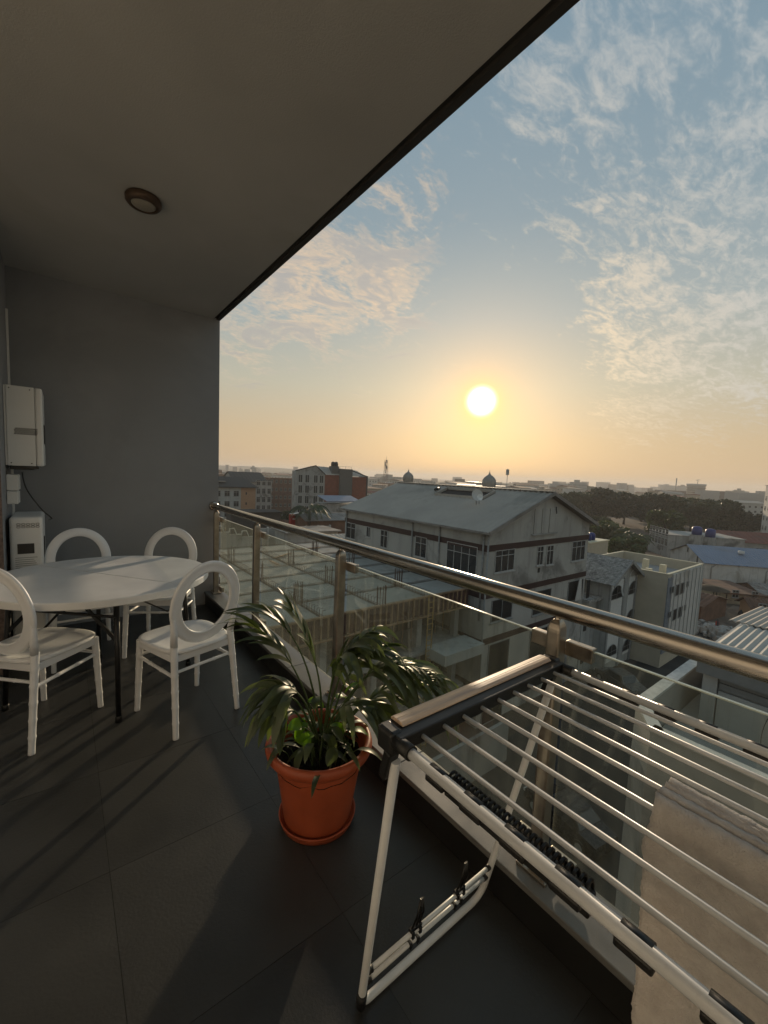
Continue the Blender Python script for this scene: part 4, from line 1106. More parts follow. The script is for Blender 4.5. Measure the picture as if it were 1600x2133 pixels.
# beige block with blue tanks
q = atd(1250, 1129, 58)
bb2 = empty('beige_tower_block', (q.x - 3, q.y, G), 0, 'beige block topped with blue water tanks behind the grey tiled roofs', 'building')
MB().box((0, 0, 0), (5.6, 5, q.z - G)).build('wall', C_beige, bb2); MB().box((-.1, -.1, q.z - G + .001), (5.7, 5.1, q.z - G + .15)).build('coping', C_pale, bb2)
for k in range(3):
    e = empty('water_tank', (q.x - 1.2 + k * 1.15 - 1.2, q.y + 1.2, q.z + .15), 0, ['leftmost', 'middle', 'rightmost'][k] + ' of three blue plastic water tanks on the beige block', 'water tank', 'blue water tanks on the beige block')
    MB().lathe([(0, 0), (.5, 0), (.52, .4), (.5, .8), (.3, 1.0), (.15, 1.05), (0, 1.05)], 16).build('tank', C_tank, e)
    for z_ in (.2, .5): MB().lathe([(.52, z_), (.545, z_ + .03), (.52, z_ + .06)], 16).build('hoop', C_tank, e)

# ---------------------------------------------------------------- terrace and sheet-roofed shed at the right
TZ = -3.19
ta = atz(1325, 1458, TZ); tb_ = atz(1455, 1365, TZ); tc_ = atz(1355, 1520, TZ)
X1 = ta.x; Y1 = ta.y; X2 = tc_.x; Y2 = tc_.y
tr = empty('terrace_building', (X2, Y2, G), 0, 'pale concrete roof terrace with low white parapet wall just across the street', 'building')
def T(x, y): return (x - X2, y - Y2)
foot = [T(X1, Y1), T(20, Y1), T(20, -14), T(X2, -14), T(X2, Y2)]
C_terr = cm('terrace screed', (.38, .365, .335), .75, var=.05, scale=1.0, stain=.5, stain_col=(.31, .30, .275))
MB().prism(foot, 0, TZ - G - .95).build('wall', C_conc, tr)
ins = [T(X1 + .15, Y1 - .22), T(19.8, Y1 - .22), T(19.8, -13.8), T(X2 + .21, -13.8), T(X2 + .21, Y2 - .12)]
MB().prism(ins, TZ - G - .949, TZ - G - .90).build('terrace_deck', C_terr, tr)
for (p, q_) in (((X1, Y1), (20, Y1)), ((X2, Y2), (X1, Y1)), ((X2, Y2), (X2, -14))):
    a_, c_ = Vector((*T(*p), 0)), Vector((*T(*q_), 0)); d_ = (c_ - a_).normalized(); nr = Vector((d_.y, -d_.x, 0))
    if nr.dot(Vector((12 - X2, -5 - Y2, 0)) - a_) < 0: nr = -nr
    hh = TZ - G
    b = MB(); b.bar(a_ + nr * .1 + Vector((0, 0, hh - .5)), c_ + nr * .1 + Vector((0, 0, hh - .5)), .19, .93); b.build('parapet', C_terr, tr)
    b = MB(); b.bar(a_ + nr * .1 + Vector((0, 0, hh)), c_ + nr * .1 + Vector((0, 0, hh)), .24, .06); b.build('coping', C_pale if False else cm('white coping', (.55, .55, .52), .7), tr)
SH = TZ - .9
sa = atz(1462, 1500, SH); shx = sa.x; sy1 = sa.y
el = atx(1450, 1370, shx - .25)
shd = empty('terrace_shed', (shx, sy1, SH), 0, 'grey shed clad in horizontal boards with ribbed metal roof standing on the terrace', 'shed')
hgt = el.z - SH
ZR = 1.5
mt_ = cm('shed sheet', (.20, .205, .20), .6, var=.06)
MB().box((0.03, -9, 0), (5.5, 0, hgt - .08)).build('wall', mt_, shd)
for k in range(int((hgt - .9) / .17)):
    z_ = .9 + k * .17; MB().box((-.02 - .008 * (k % 2), -9, z_), (.028, -.25, z_ + .15)).build('board', mt_, shd)
MB().box((-.06, -.22, 0), (.10, .06, hgt - .1)).build('corner_post', C_lgrey, shd)
MB().box((-.04, -9, 0), (.029, -.25, .86)).build('lower_panel', C_lgrey, shd)
el_l = Vector((el.x - shx, el.y - sy1, hgt))
rk1 = aty(1508, 1332, el.y); rk2 = aty(1544, 1300, el.y); rk3 = aty(1606, 1267, el.y)
corr(shd, (el_l.x, el_l.y, hgt), (el_l.x, -9, hgt), (rk2.x - shx, el_l.y, rk2.z - SH), (rk2.x - shx, -9, rk2.z - SH), cm('cream sheet roof', (.40, .38, .34), .5, var=.06, scale=2), pitch=.16, amp=.022, thick=.03)
corr(shd, (rk2.x - shx + .02, el_l.y + .3, rk2.z - SH + .05), (rk2.x - shx + .02, -9, rk2.z - SH + .05), (rk3.x - shx, el_l.y + .3, rk3.z - SH), (rk3.x - shx, -9, rk3.z - SH), C_metal, pitch=.16, amp=.022, thick=.03)
MB().box((el_l.x + .04, -9, hgt - .34), (el_l.x + .10, el_l.y - .02, hgt - .05)).build('fascia', mt_, shd)
c0 = Vector((-.08, -1.5, hgt - .35))
MB().tube([bez([c0, c0 + Vector((-.02, .3, -.1)), c0 + Vector((-.03, .55, -.9)), c0 + Vector((-.03, .35, -1.5))], t / 12) for t in range(13)], .008, 5).build('wire', M_black, shd)

# ---------------------------------------------------------------- generic building builder (near corner at a pixel and depth)
def block(name, px, py, dep, wd, dp_, rot, m, label, cat='building', roof='flat', rm=None, rise=1.5, over=.4, group=None, wins=None, side=None, fm=None, fill=None, base=None, par_h=0):
    c = atd(px, py, dep); h = c.z - (base or G)
    e = empty(name, (c.x, c.y, base or G), rot, label, cat, group)
    rm = rm or C_metal2
    if roof == 'gable_u':      # ridge along u, gable on the v faces (side)
        b = MB(); poly = [(0, 0), (0, dp_), (0, dp_)]
        pts = [(0, 0), (dp_, 0), (dp_, h), (dp_ / 2, h + rise), (0, h)]
        lo = [b.bm.verts.new((0, y, z)) for y, z in pts]; hi = [b.bm.verts.new((wd, y, z)) for y, z in pts]
        b.bm.faces.new(lo[::-1]); b.bm.faces.new(hi)
        for i in range(5): b.bm.faces.new((lo[i], lo[(i + 1) % 5], hi[(i + 1) % 5], hi[i]))
        b.build('wall', m, e)
        k = rise * over / (dp_ / 2)
        for s in (0, 1):
            y_ = -over if s == 0 else dp_ + over
            corr(e, (-over, y_, h - k + .08), (wd + over, y_, h - k + .08), (-over, dp_ / 2, h + rise + .08), (wd + over, dp_ / 2, h + rise + .08), rm, pitch=.5 if dep < 90 else 1.2, amp=.03)
    elif roof == 'gable_v':
        b = MB(); pts = [(0, 0), (wd, 0), (wd, h), (wd / 2, h + rise), (0, h)]
        lo = [b.bm.verts.new((x, 0, z)) for x, z in pts]; hi = [b.bm.verts.new((x, dp_, z)) for x, z in pts]
        b.bm.faces.new(lo); b.bm.faces.new(hi[::-1])
        for i in range(5): b.bm.faces.new((lo[i], lo[(i + 1) % 5], hi[(i + 1) % 5], hi[i]))
        b.build('wall', m, e)
        k = rise * over / (wd / 2)
        for s in (0, 1):
            x_ = -over if s == 0 else wd + over
            corr(e, (x_, -over, h - k + .08), (x_, dp_ + over, h - k + .08), (wd / 2, -over, h + rise + .08), (wd / 2, dp_ + over, h + rise + .08), rm, pitch=.5 if dep < 90 else 1.2, amp=.03)
    else:
        MB().box((0, 0, 0), (wd, dp_, h - (.01 if roof == 'slab' else 0))).build('wall', m, e)
        if roof == 'slab': MB().box((-over, -over, h - .009), (wd + over, dp_ + over, h + .2)).build('roof', rm, e)
    # windows: (columns, rows, w, h, z0, dz)
    for face, ws in (('f', wins), ('s', side)):
        if not ws: continue
        nc, nr_, ww, wh, z0_, dz_ = ws
        Lf = wd if face == 'f' else dp_
        for i in range(nc):
            for j in range(nr_):
                t = Lf * (i + .5) / nc
                p = (t, 0, z0_ + j * dz_) if face == 'f' else (0, t, z0_ + j * dz_)
                window(e, p, 0 if face == 'f' else -PI / 2, ww, wh, fm=fm or C_greyfr, fill=fill or C_dark, fw=.09)
    return e


A40 = R_(-50)
# blue-roofed warehouse and its neighbours (turned the same way)
bw_ = block('blue_roof_warehouse', 1470, 1172, 75, 34, 13.5, A40, C_white, 'long white warehouse with a sloping bright blue metal roof', 'warehouse', 'gable_u', C_blue, 2.3, .35, side=None)
window(bw_, (0, 6.6, 5.0), -PI / 2, .5, .9, mull=(), trans=(), fill=C_dark, fm=C_greyfr)
window(bw_, (0, 2.8, 3.4), -PI / 2, .45, 2.2, mull=(), trans=(), fill=C_dark, fm=C_greyfr)
for x in (7.5, 15.5, 23): 
    MB().lathe([(0, .5), (.45, .45), (.5, 0)], 12, (x, 3.8, 5.35)).build('roof_vent', C_white, bw_)
for x in (1.0, 9.5, 18): 
    MB().tube([(x, -.12, 0), (x, -.12, 2.9), (x + .9, -.12, 3.7)], .07, 6).build('downpipe', C_greyfr, bw_)
cb_ = block('concrete_frame_building', 1393, 1115, 100, 16, 11, A40, C_conc, 'grey concrete building with a grid of large windows, behind the beige parapet', 'building', 'slab', C_conc, over=.15, side=(6, 2, 1.4, 1.8, 3.6, 2.4), fill=C_pane, fm=C_lgrey)
rb = block('red_roof_building', 1512, 1126, 105, 45, 12, A40, C_conc, 'long grey building with a low red brown metal roof, behind the blue-roofed warehouse', 'building', 'gable_u', C_redroof, 2.0, .6, wins=(9, 1, 1.8, 1.3, 2.2, 3), fill=C_pane)
for k, (x, y, lab) in enumerate(((1452, 1106, 'blue water tank on a stand, left one near the concrete building'), (1480, 1111, 'blue water tank on a stand, right one near the red brown roof'))):
    c = atd(x, y, 98); e = empty('water_tank', (c.x, c.y, c.z - .9), 0, lab, 'water tank')
    MB().lathe([(0, 0), (1.0, 0), (1.03, .9), (1.0, 1.7), (.5, 2.0), (0, 2.05)], 16).build('tank', C_tank, e)
    MB().box((-1.1, -1.1, G - c.z + .9), (1.1, 1.1, -.01)).build('stand', C_conc, e)
we = atd(1588, 1012, 118)
wb = block('white_apartment_block', 1626, 1012, 118, 14, 10, R_(-63), C_white, 'tall white apartment block cut by the right edge of the photo', 'building', 'slab', C_lgrey, over=.2, wins=(5, 5, 1.0, 1.4, 3.0, 3.0), side=(4, 5, 1.0, 1.4, 3.0, 3.0), fill=C_pane, fm=C_frame)

# market yard: stalls, wall, shacks
block('market_shack', 1568, 1262, 55, 9, 2.6, R_(-50), C_peach, 'peach coloured market building with a low brown sheet roof, below the blue-roofed warehouse', 'market building', 'gable_u', C_rust, .8, .5, wins=(4, 1, 1.0, 2.0, 1.2, 3), fill=C_dark)
block('market_wall_building', 1512, 1236, 62, 5, 9, R_(-50), cm('tan plaster', (.34, .27, .18), .85, var=.1, scale=.8, stain=.6, stain_col=(.2, .15, .1)), 'tan plastered market building beside the dark round canopy', 'market building', 'slab', C_rust, over=.3, wins=(2, 1, .9, 1.2, 1.6, 3))
q = atd(1480, 1226, 60); cn = empty('round_canopy', (q.x, q.y, G), 0, 'dark round canopy on posts in the market yard, right of the beige building', 'canopy')
MB().lathe([(0, q.z - G + .6), (1.2, q.z - G + .4), (2.3, q.z - G)], 24).build('canopy_top', C_bark, cn)
for k in range(5): a = k * 1.256; MB().tube([(1.9 * math.cos(a), 1.9 * math.sin(a), 0), (1.9 * math.cos(a), 1.9 * math.sin(a), q.z - G + .1)], .07, 6).build('post', C_bark, cn)
block('rusty_shed', 1462, 1262, 52, 7, 5, R_(-8), C_brick2, 'low shed with a rusty red roof against the beige building', 'shed', 'gable_v', C_rust, .9, .4)
block('corner_shack', 1590, 1238, 66, 10, 7, R_(-50), C_brick2, 'brown shack with patched sheet roof near the right edge, under the blue-roofed warehouse', 'shack', 'gable_u', C_metal2, 1.0, .4)
block('lean_to', 1440, 1330, 43, 6, 3, R_(30), C_brick2, 'dark lean-to with grey sheet roof at the foot of the beige building', 'shed', 'slab', C_metal2, over=.4)
# rubble heap
b = MB()
rb0 = atz(1500, 1325, G)
for k in range(160):
    x, y = random.gauss(0, 1.6), random.gauss(0, 1.6); s = random.uniform(.1, .35); b.box((x - s, y - s, 0), (x + s, y + s, s * 1.4 + max(0, .6 - .2 * math.hypot(x, y))), rot=Matrix.Rotation(random.random() * 3, 3, Vector((random.random(), random.random(), 1)).normalized()))
o = b.build('rubble', C_conc, None, loc=(rb0.x, rb0.y, G + .05)); tag(o, 'heap of grey rubble in the dirt road by the market', 'rubble', kind='stuff')

# ---------------------------------------------------------------- left group
A20 = R_(-14)
pl = block('pale_apartment_building', 502, 1016, 118, 4.2, 9, R_(-3), C_lgrey, 'grey apartment building with dark roof and peach end wall at the far left', 'building', 'flat', None, base=None)
h_ = atd(502, 1016, 118).z - G
MB().box((-13, -.02, 0), (-.01, 9, h_)).build('wall', C_lgrey, pl)
MB().box((.0, -.06, 0), (4.2, -.001, h_)).build('end_wall', C_peach, pl)
MB().prism([(-13.6, -.8), (4.8, -.8), (4.8, 9.6), (-13.6, 9.6)], h_ + .001, h_ + .25).build('eaves', C_dark, pl)
b = MB(); vv = [b.bm.verts.new(p) for p in ((-13.6, -.8, h_ + .26), (4.8, -.8, h_ + .26), (4.8, 9.6, h_ + .26), (-13.6, 9.6, h_ + .26), (-11, 4.5, h_ + 3.0), (1.5, 4.5, h_ + 3.0))]
for f in ((0, 1, 5, 4), (1, 2, 5), (2, 3, 4, 5), (3, 0, 4)): b.bm.faces.new([vv[i] for i in f])
b.build('roof', cm('dark slate roof', (.05, .05, .05), .7), pl)
for i in range(5):
    for j in range(4): window(pl, (-1.3 - i * 2.5, -.02, h_ - 1.7 - j * 2.9), 0, 1.5, 1.6, fm=C_greyfr, fill=C_dark, fw=.1)
for j in range(3): window(pl, (1.5, -.062, h_ - 1.6 - j * 2.9), 0, .6, .9, mull=(), trans=(), fm=C_peach, fill=C_dark, fw=.1)
MB().box((-13, .6, h_ + 1.6), (-4, 2.2, h_ + 1.75)).build('roof_light', C_metal, pl)

rg = empty('red_brick_building', (0, 0, 0), 0, 'tall building with grey gable front, red brick sides and dark stair tower', 'building')
c = atd(677, 989, 118); RD = R_(-18)
rg.location = (c.x, c.y, G); rg.rotation_euler.z = RD
hR = c.z - G; k118 = 118 / F
# gable front runs from the near corner back to the left
GWd, RWd = 11.5, 11.5
b = MB(); pts = [(-8.2, 0), (0, 0), (0, hR), (-2.7, hR + 2.4), (-8.2, hR + .8)]
lo = [b.bm.verts.new((x, 0, z)) for x, z in pts]; hi = [b.bm.verts.new((x + 11.6, 6, z)) for x, z in pts]
lo2 = [b.bm.verts.new((x, 8, z)) for x, z in pts]
b.bm.faces.new(lo); b.bm.faces.new(lo2[::-1])
for i in range(5): b.bm.faces.new((lo[i], lo[(i + 1) % 5], lo2[(i + 1) % 5], lo2[i]))
hi_rm = [v for v in hi]
for v_ in hi_rm: b.bm.verts.remove(v_)
b.build('gable_wall', C_conc, rg)
for i, x in enumerate((-6.9, -5.0, -2.6, -.95)):
    for j in range(5):
        zz = hR - 1.3 - j * 2.95
        window(rg, (x, -.002, zz), 0, 1.25, 2.3, mull=(1,), trans=(), fm=C_lgrey, fill=C_dark, fw=.12, sill=False)
MB().box((.002, .02, 0), (4.2, 8, hR)).build('brick_wall', C_brick, rg)
MB().box((4.202, -.9, 0), (7.9, 6, hR + 1.9)).build('stair_tower', cm('dark grey render', (.11, .11, .105), .85, var=.1), rg)
MB().box((7.902, .02, 0), (12.4, 8, hR - .3)).build('brick_wall', C_brick, rg)
MB().box((12.401, .0, 0), (12.9, 8, hR + .1)).build('end_pier', cm('dark end pier', (.06, .05, .05)), rg)
for j in range(12):
    z_ = hR - .6 - j * 1.1; b = MB(); b.box((.05, -.01, z_), (4.15, .019, z_ + .05)); b.box((7.95, -.01, z_ - .2), (12.35, .019, z_ - .15)); b.build('string_course', cm('mortar line', (.16, .06, .04)), rg)
b = MB(); b.quad((.1, -.3, hR + .05), (7.9, -.3, hR + .05), (7.9, 4, hR + 1.9), (-2.7, 4, hR + 2.5)); o = b.build('roof_sheet', C_metal, rg)
b = MB(); b.quad((7.9, -.1, hR - .1), (12.6, -.1, hR - .1), (10.5, 4, hR + 1.6), (7.9, 4, hR + 2.0)); o = b.build('roof_sheet', C_metal, rg)
MB().bar((12.9, -.1, hR - .1), (7.9, -.1, hR + 1.5), .2, .25).build('bargeboard', C_dark, rg)
MB().bar((-8.4, -.2, hR + .8), (-2.7, -.2, hR + 2.5), .2, .22).build('bargeboard', C_dark, rg); MB().bar((-2.7, -.2, hR + 2.5), (.1, -.2, hR + .05), .2, .22).build('bargeboard', C_dark, rg)
MB().box((2.0, .5, hR + .2), (4.2, 4, hR + 2.6)).build('tank_room', cm('dark grey render', (.11, .11, .105)), rg)
for x, y in ((2.5, 1.2), (3.5, 1.3), (3.0, 2.4)): MB().lathe([(0, 0), (.55, 0), (.6, .6), (.5, 1.1), (.2, 1.3), (0, 1.3)], 12, (x, y, hR + 2.6)).build('roof_tank', cm('black tank', (.03, .03, .03), .5), rg)
b = MB()
for p_, q_ in (((4.3, 0, 2.6), (7.8, 0, 2.6)), ((4.3, 0, 1.9), (4.3, 0, 2.6)), ((7.8, 0, 1.9), (7.8, 0, 2.6)), ((6, 0, 1.9), (6, 0, 2.6))): b.bar((p_[0], p_[1], hR + p_[2]), (q_[0], q_[1], hR + q_[2]), .07, .07, up=(0, 1, 0))
b.build('roof_frame', C_greyfr, rg)

c = atd(686, 1048, 95); lb = block('grey_annexe', 682, 1052, 96, 13, 7, R_(-6), C_conc, 'grey annexe with a small blue sheet roof in front of the red brick building', 'building', 'gable_v' if False else 'slab', C_conc, over=.1, wins=(4, 2, 1.2, 1.5, 3.2, 3.2))
o = MB().quad((-.5, -.8, c.z - G + .3), (8.5, -.8, c.z - G + .3), (8.5, 5, c.z - G + 1.3), (-.5, 5, c.z - G + 1.3)).build('blue_roof', C_blue, lb)
s_ = o.modifiers.new('s', 'SOLIDIFY'); s_.thickness = .15
block('brown_brick_block', 562, 996, 165, 17, 9, R_(-4), C_brick2, 'long brown brick block with rows of window holes, left of the red brick building', 'building', 'slab', C_brick2, over=.2, wins=(9, 4, .9, 1.3, 3, 3.2), fill=C_dark)
block('concrete_skeleton', 533, 1003, 150, 6, 8, R_(-2), C_conc, 'bare concrete frame building between the dark roofed house and the brown brick block', 'building', 'slab', C_conc, over=.2, wins=(3, 4, 1.3, 2.0, 3, 3.1), fill=C_dark)
block('dark_roof_house', 490, 1002, 145, 12, 12, R_(5), C_conc, 'house with a steep dark roof behind the grey and peach apartment building', 'house', 'gable_u', cm('dark slate roof', (.05, .05, .05)), 3.2, .5)
# compound beyond the building site
block('long_dark_roof', 482, 1069, 80, 9.5, 6, R_(-8), cm('dark compound wall', (.06, .055, .05), .85), 'low dark-walled shed just above the handrail at the left', 'shed', 'slab', cm('black sheet roof', (.035, .033, .03)), over=.4)
cwl = atd(560, 1100, 60)
cw = empty('compound_wall', (cwl.x, cwl.y, G), R_(-4), 'weathered grey compound wall with white pillars beyond the handrail', 'wall')
hC = cwl.z - G
for k in range(6): MB().box((k * 2.0 - 2, 0, 0), (k * 2.0 - .22, .2, hC)).build('panel', C_mosq, cw); MB().box((k * 2.0 - .215, -.08, 0), (k * 2.0 - .005, .28, hC + .15)).build('pillar', C_lgrey if k % 2 else C_white, cw)
block('sheet_roof_house', 640, 1084, 66, 9, 6, R_(-5), C_brick2, 'low house with pale sheet roof edge in front of the palm', 'house', 'gable_u', C_metal2, .8, .5)
block('grey_yard_house', 600, 1112, 55, 7.5, 5, R_(-3), C_mosq, 'small grey yard house seen between handrail and glass', 'house', 'slab', C_metal2, over=.4, wins=(3, 1, 1.0, 1.3, 3.8, 3))
block('roof_strip_house', 705, 1130, 48, 6, 5, R_(-3), C_mosq, 'low roof with pale sheets beside the left wall of the grey building', 'house', 'gable_u', C_metal, .5, .3)
q = atd(606, 1073, 70); rs = empty('red_sign_stall', (q.x, q.y, G), R_(-10), 'small red painted kiosk with a white awning by the palm', 'kiosk')
MB().box((0, 0, 0), (1.7, 1.2, q.z - G)).build('body', cm('red paint', (.35, .02, .015), .6), rs); MB().bar((-.2, -.3, q.z - G + .25), (2.0, -.3, q.z - G + .45), .9, .05).build('awning', cm('white awning', (.7, .7, .68), .5), rs)
MB().box((.3, -.03, q.z - G - .8), (1.3, -.001, q.z - G - .5)).build('sign_strip', cm('pale sign', (.55, .35, .33)), rs)
# white stepped coping seen through the first pane
q = atd(452, 1096, 50); zg = MB(); x = 0; z = 0; pts = []
pts_ = [(0, 0), (.5, 0), (.85, -.7), (1.5, -.72), (1.55, -.05)] 
pp = []
for k in range(3):
    pp += [(k * 1.5, -.35 * k), (k * 1.5 + .55, -.35 * k), (k * 1.5 + .85, -.35 * k - .75), (k * 1.5 + 1.45, -.35 * k - .8)]
for a_, c_ in zip(pp, pp[1:]): zg.bar((a_[0], 0, a_[1]), (c_[0], 0, c_[1]), .12, .12, up=(0, 1, 0))
zg.bar((4.6, 0, -1.5), (6.6, 0, -1.75), .12, .1)
zo = zg.build('coping', cm('white coping', (.55, .55, .52)), None); ze = empty('stepped_wall', (q.x, q.y, G), R_(-3), 'yard wall with white zigzag stepped coping, seen through the first glass pane', 'wall'); zo.parent = ze; zo.location = (0, 0, q.z - G)
for k in range(3): MB().box((k * 1.5, .07, 0), (k * 1.5 + 1.49, .25, q.z - G - .35 * k - .75)).build('panel', C_mosq, ze)

# ---------------------------------------------------------------- palms and trees
def leafball(b, c, r, n, s, flat=.8):
    for _ in range(n):
        while True:
            p = Vector((random.uniform(-1, 1), random.uniform(-1, 1), random.uniform(-1, 1)))
            if .25 < p.length < 1: break
        p = Vector((p.x * r, p.y * r, p.z * r * flat)) + c
        a = Vector((random.uniform(-1, 1), random.uniform(-1, 1), random.uniform(-.6, .6))).normalized(); t = a.cross(Vector((random.uniform(-1, 1), random.uniform(-1, 1), random.uniform(-1, 1)))).normalized()
        sz = s * random.uniform(.6, 1.3)
        b.bm.faces.new([b.bm.verts.new(p + a * sz), b.bm.verts.new(p + t * sz * .55), b.bm.verts.new(p - a * sz), b.bm.verts.new(p - t * sz * .55)])


def tree_proto(seed, spread, hgt_, nb, nl, s, m):
    random.seed(seed)
    e = empty('shade_tree', (0, 0, 0))
    tk_ = MB(); th = hgt_ * .42
    tk_.tube([(0, 0, 0), (.1, .05, th * .5), (0, .1, th)], [.45, .34, .28], 8)
    cr = MB()
    for k in range(nb):
        a = k * 2.4 + random.random(); rr_ = spread * (.25 + .65 * ((k * .618) % 1)); c = Vector((rr_ * math.cos(a), rr_ * math.sin(a), hgt_ * random.uniform(.30, .86) - .10 * rr_))
        tk_.tube([(0, .1, th * .9), Vector((0, .1, th * .9)).lerp(c, .5) + Vector((0, 0, .3)), c], [.2, .12, .05], 6)
        leafball(cr, c, spread * random.uniform(.28, .42), nl, s, .62)
    tk_.build('trunk', C_bark, e); cr.build('crown', m, e, recalc=False)
    return e


protos = [tree_proto(3, 7.5, 13, 30, 240, .6, L_tree), tree_proto(8, 9, 14, 36, 240, .65, L_tree), tree_proto(15, 5.5, 10, 22, 220, .5, L_tree2)]
used = [False] * 3
TR_ = [ # px, base-y pixel (ground), depth, proto, scale
 (1195, 1075, 180, 0, 1.0, 'first dark tree just right of the ribbed roof gable'), (1225, 1078, 185, 1, 1.0, 'broad dark tree second from the ribbed roof gable'), (1262, 1080, 178, 1, 1.08, 'dense dark tree left of the middle of the tree belt'), (1300, 1080, 182, 0, 1.05, 'rounded dark tree in the middle of the tree belt'),
 (1335, 1082, 200, 2, 1.2, 'paler smaller tree between two dark crowns of the belt'), (1372, 1085, 165, 0, 1.12, 'tall rounded dark tree above the concrete building'), (1405, 1085, 190, 2, 1.25, 'lighter green tree right of the tall rounded one'), (1440, 1090, 160, 1, .95, 'broad dark tree behind the blue tanks'),
 (1478, 1092, 150, 1, 1.0, 'widest dark tree above the red brown roof'), (1515, 1095, 150, 0, .95, 'dark tree sloping down toward the white apartment block'), (1550, 1098, 148, 0, .8, 'low dark tree beside the white apartment block'), (1390, 1110, 120, 2, 1.05, 'layered tree just behind the concrete building with large windows'),
 (1265, 1120, 100, 2, .9, 'bushy tree behind the beige block with tanks'), (1240, 1105, 110, 2, .8, 'small tree at the end of the ribbed roof eave'), (585, 1060, 120, 2, .55, 'small olive tree among the low roofs left of the red kiosk'), (1300, 1130, 82, 2, .75, 'dark bushy tree beside the palm behind the beige parapet')]
for px, py, dep, k, s, lab in TR_:
    e = protos[k] if not used[k] else copy_tree(protos[k]); used[k] = True
    c = atd(px, py, dep); e.location = (c.x, c.y, G); e.scale = (s, s, s * random.uniform(.95, 1.1)); e.rotation_euler.z = random.random() * 6
    tag(e, lab, 'tree', 'trees among the city buildings')


def palm_tree(px, py, dep, fl_, nf, lab, trunk_r=.22):
    c = atd(px, py, dep); e = empty('palm_tree', (c.x, c.y, G), 0, lab, 'palm tree')
    MB().tube([(0, 0, 0), (.15, .1, (c.z - G) * .5), (0, 0, c.z - G)], [trunk_r * 1.2, trunk_r, trunk_r * .9], 8).build('trunk', C_bark, e)
    for k in range(nf):
        a = k * 2.399; el = random.uniform(-.1, 1.1); b = MB(); z0_ = c.z - G
        dx_, dy_ = math.cos(a), math.sin(a)
        P_ = [Vector((0, 0, z0_)), Vector((dx_ * fl_ * .4, dy_ * fl_ * .4, z0_ + fl_ * .45 * el)), Vector((dx_ * fl_ * .8, dy_ * fl_ * .8, z0_ + fl_ * (.35 * el - .1))), Vector((dx_ * fl_, dy_ * fl_, z0_ + fl_ * (.2 * el - .45)))]
        b.tube([bez(P_, t / 8) for t in range(9)], .035, 4)
        sd_ = Vector((-dy_, dx_, 0))
        for i in range(26):
            t = .15 + .84 * i / 26; p = bez(P_, t); L = fl_ * .24 * math.sin(PI * (.15 + .8 * t)); tg = (bez(P_, min(1, t + .03)) - p).normalized()
            for s in (-1, 1):
                q_ = p + sd_ * s * L * .75 + tg * L * .5 - Vector((0, 0, L * .55))
                b.bm.faces.new([b.bm.verts.new(p - tg * .05), b.bm.verts.new(p + tg * .07), b.bm.verts.new(q_)])
        b.build('frond', L_tree2, e, recalc=False)
random.seed(5)
palm_tree(645, 1063, 66, 3.6, 16, 'dark spreading palm in front of the grey gable of the red brick building')
palm_tree(1310, 1112, 85, 3.8, 14, 'palm tree behind the beige parapet')
palm_tree(1330, 1120, 90, 3.2, 12, 'second smaller palm left of the concrete building with large windows')

# ---------------------------------------------------------------- masts
def lattice(px, py0, py1, dep, wtop, wbot, lab, name='lattice_mast'):
    t = atd(px, py0, dep); q_ = empty(name, (t.x, t.y, G), .4, lab, 'mast'); hh = t.z - G
    b = MB(); cs = [(-1, -1), (1, -1), (1, 1), (-1, 1)]
    for i, (x, y) in enumerate(cs): b.bar((x * wbot / 2, y * wbot / 2, 0), (x * wtop / 2, y * wtop / 2, hh), .10, .10, up=(0, 1, 0))
    n = int(hh / 1.6)
    for k in range(n):
        z0_, z1_ = hh * k / n, hh * (k + 1) / n; w0, w1 = wbot + (wtop - wbot) * k / n, wbot + (wtop - wbot) * (k + 1) / n
        for i in range(4):
            a, c = cs[i], cs[(i + 1) % 4]; b.bar((a[0] * w0 / 2, a[1] * w0 / 2, z0_), (c[0] * w1 / 2, c[1] * w1 / 2, z1_), .05, .05, up=(0, 1, .2))
    b.build('lattice', cm('mast steel', (.30, .22, .20), .6), q_)
    for k, zf in enumerate((.97, .93, .88, .86, .80)):
        a = k * 1.9; MB().box((.35 * math.cos(a) - .18, .35 * math.sin(a) - .12, hh * zf - .7), (.35 * math.cos(a) + .18, .35 * math.sin(a) + .12, hh * zf + .7)).build('antenna_panel', C_lgrey, q_)
    MB().tube([(0, 0, hh), (0, 0, hh + 1.5)], .05, 5).build('spike', C_greyfr, q_)
lattice(805, 958, 1012, 170, .9, 2.4, 'lattice telecom mast between the red brick building and the left dome')
def pole(px, py0, dep, lab, r=.05, box=True):
    t = atd(px, py0, dep); e = empty('antenna_pole', (t.x, t.y, G), 0, lab, 'antenna'); MB().tube([(0, 0, 0), (0, 0, t.z - G)], r, 6).build('pole', C_greyfr, e)
    if box: MB().box((-.16, -.1, t.z - G - .75), (.16, .1, t.z - G - .1)).build('antenna_panel', C_lgrey, e)
pole(1058, 976, 48, 'thin antenna pole with a small panel right of the larger dome', .03)
pole(1410, 996, 700, 'tall hazy radio pole on the skyline above the dark trees', .9, False)

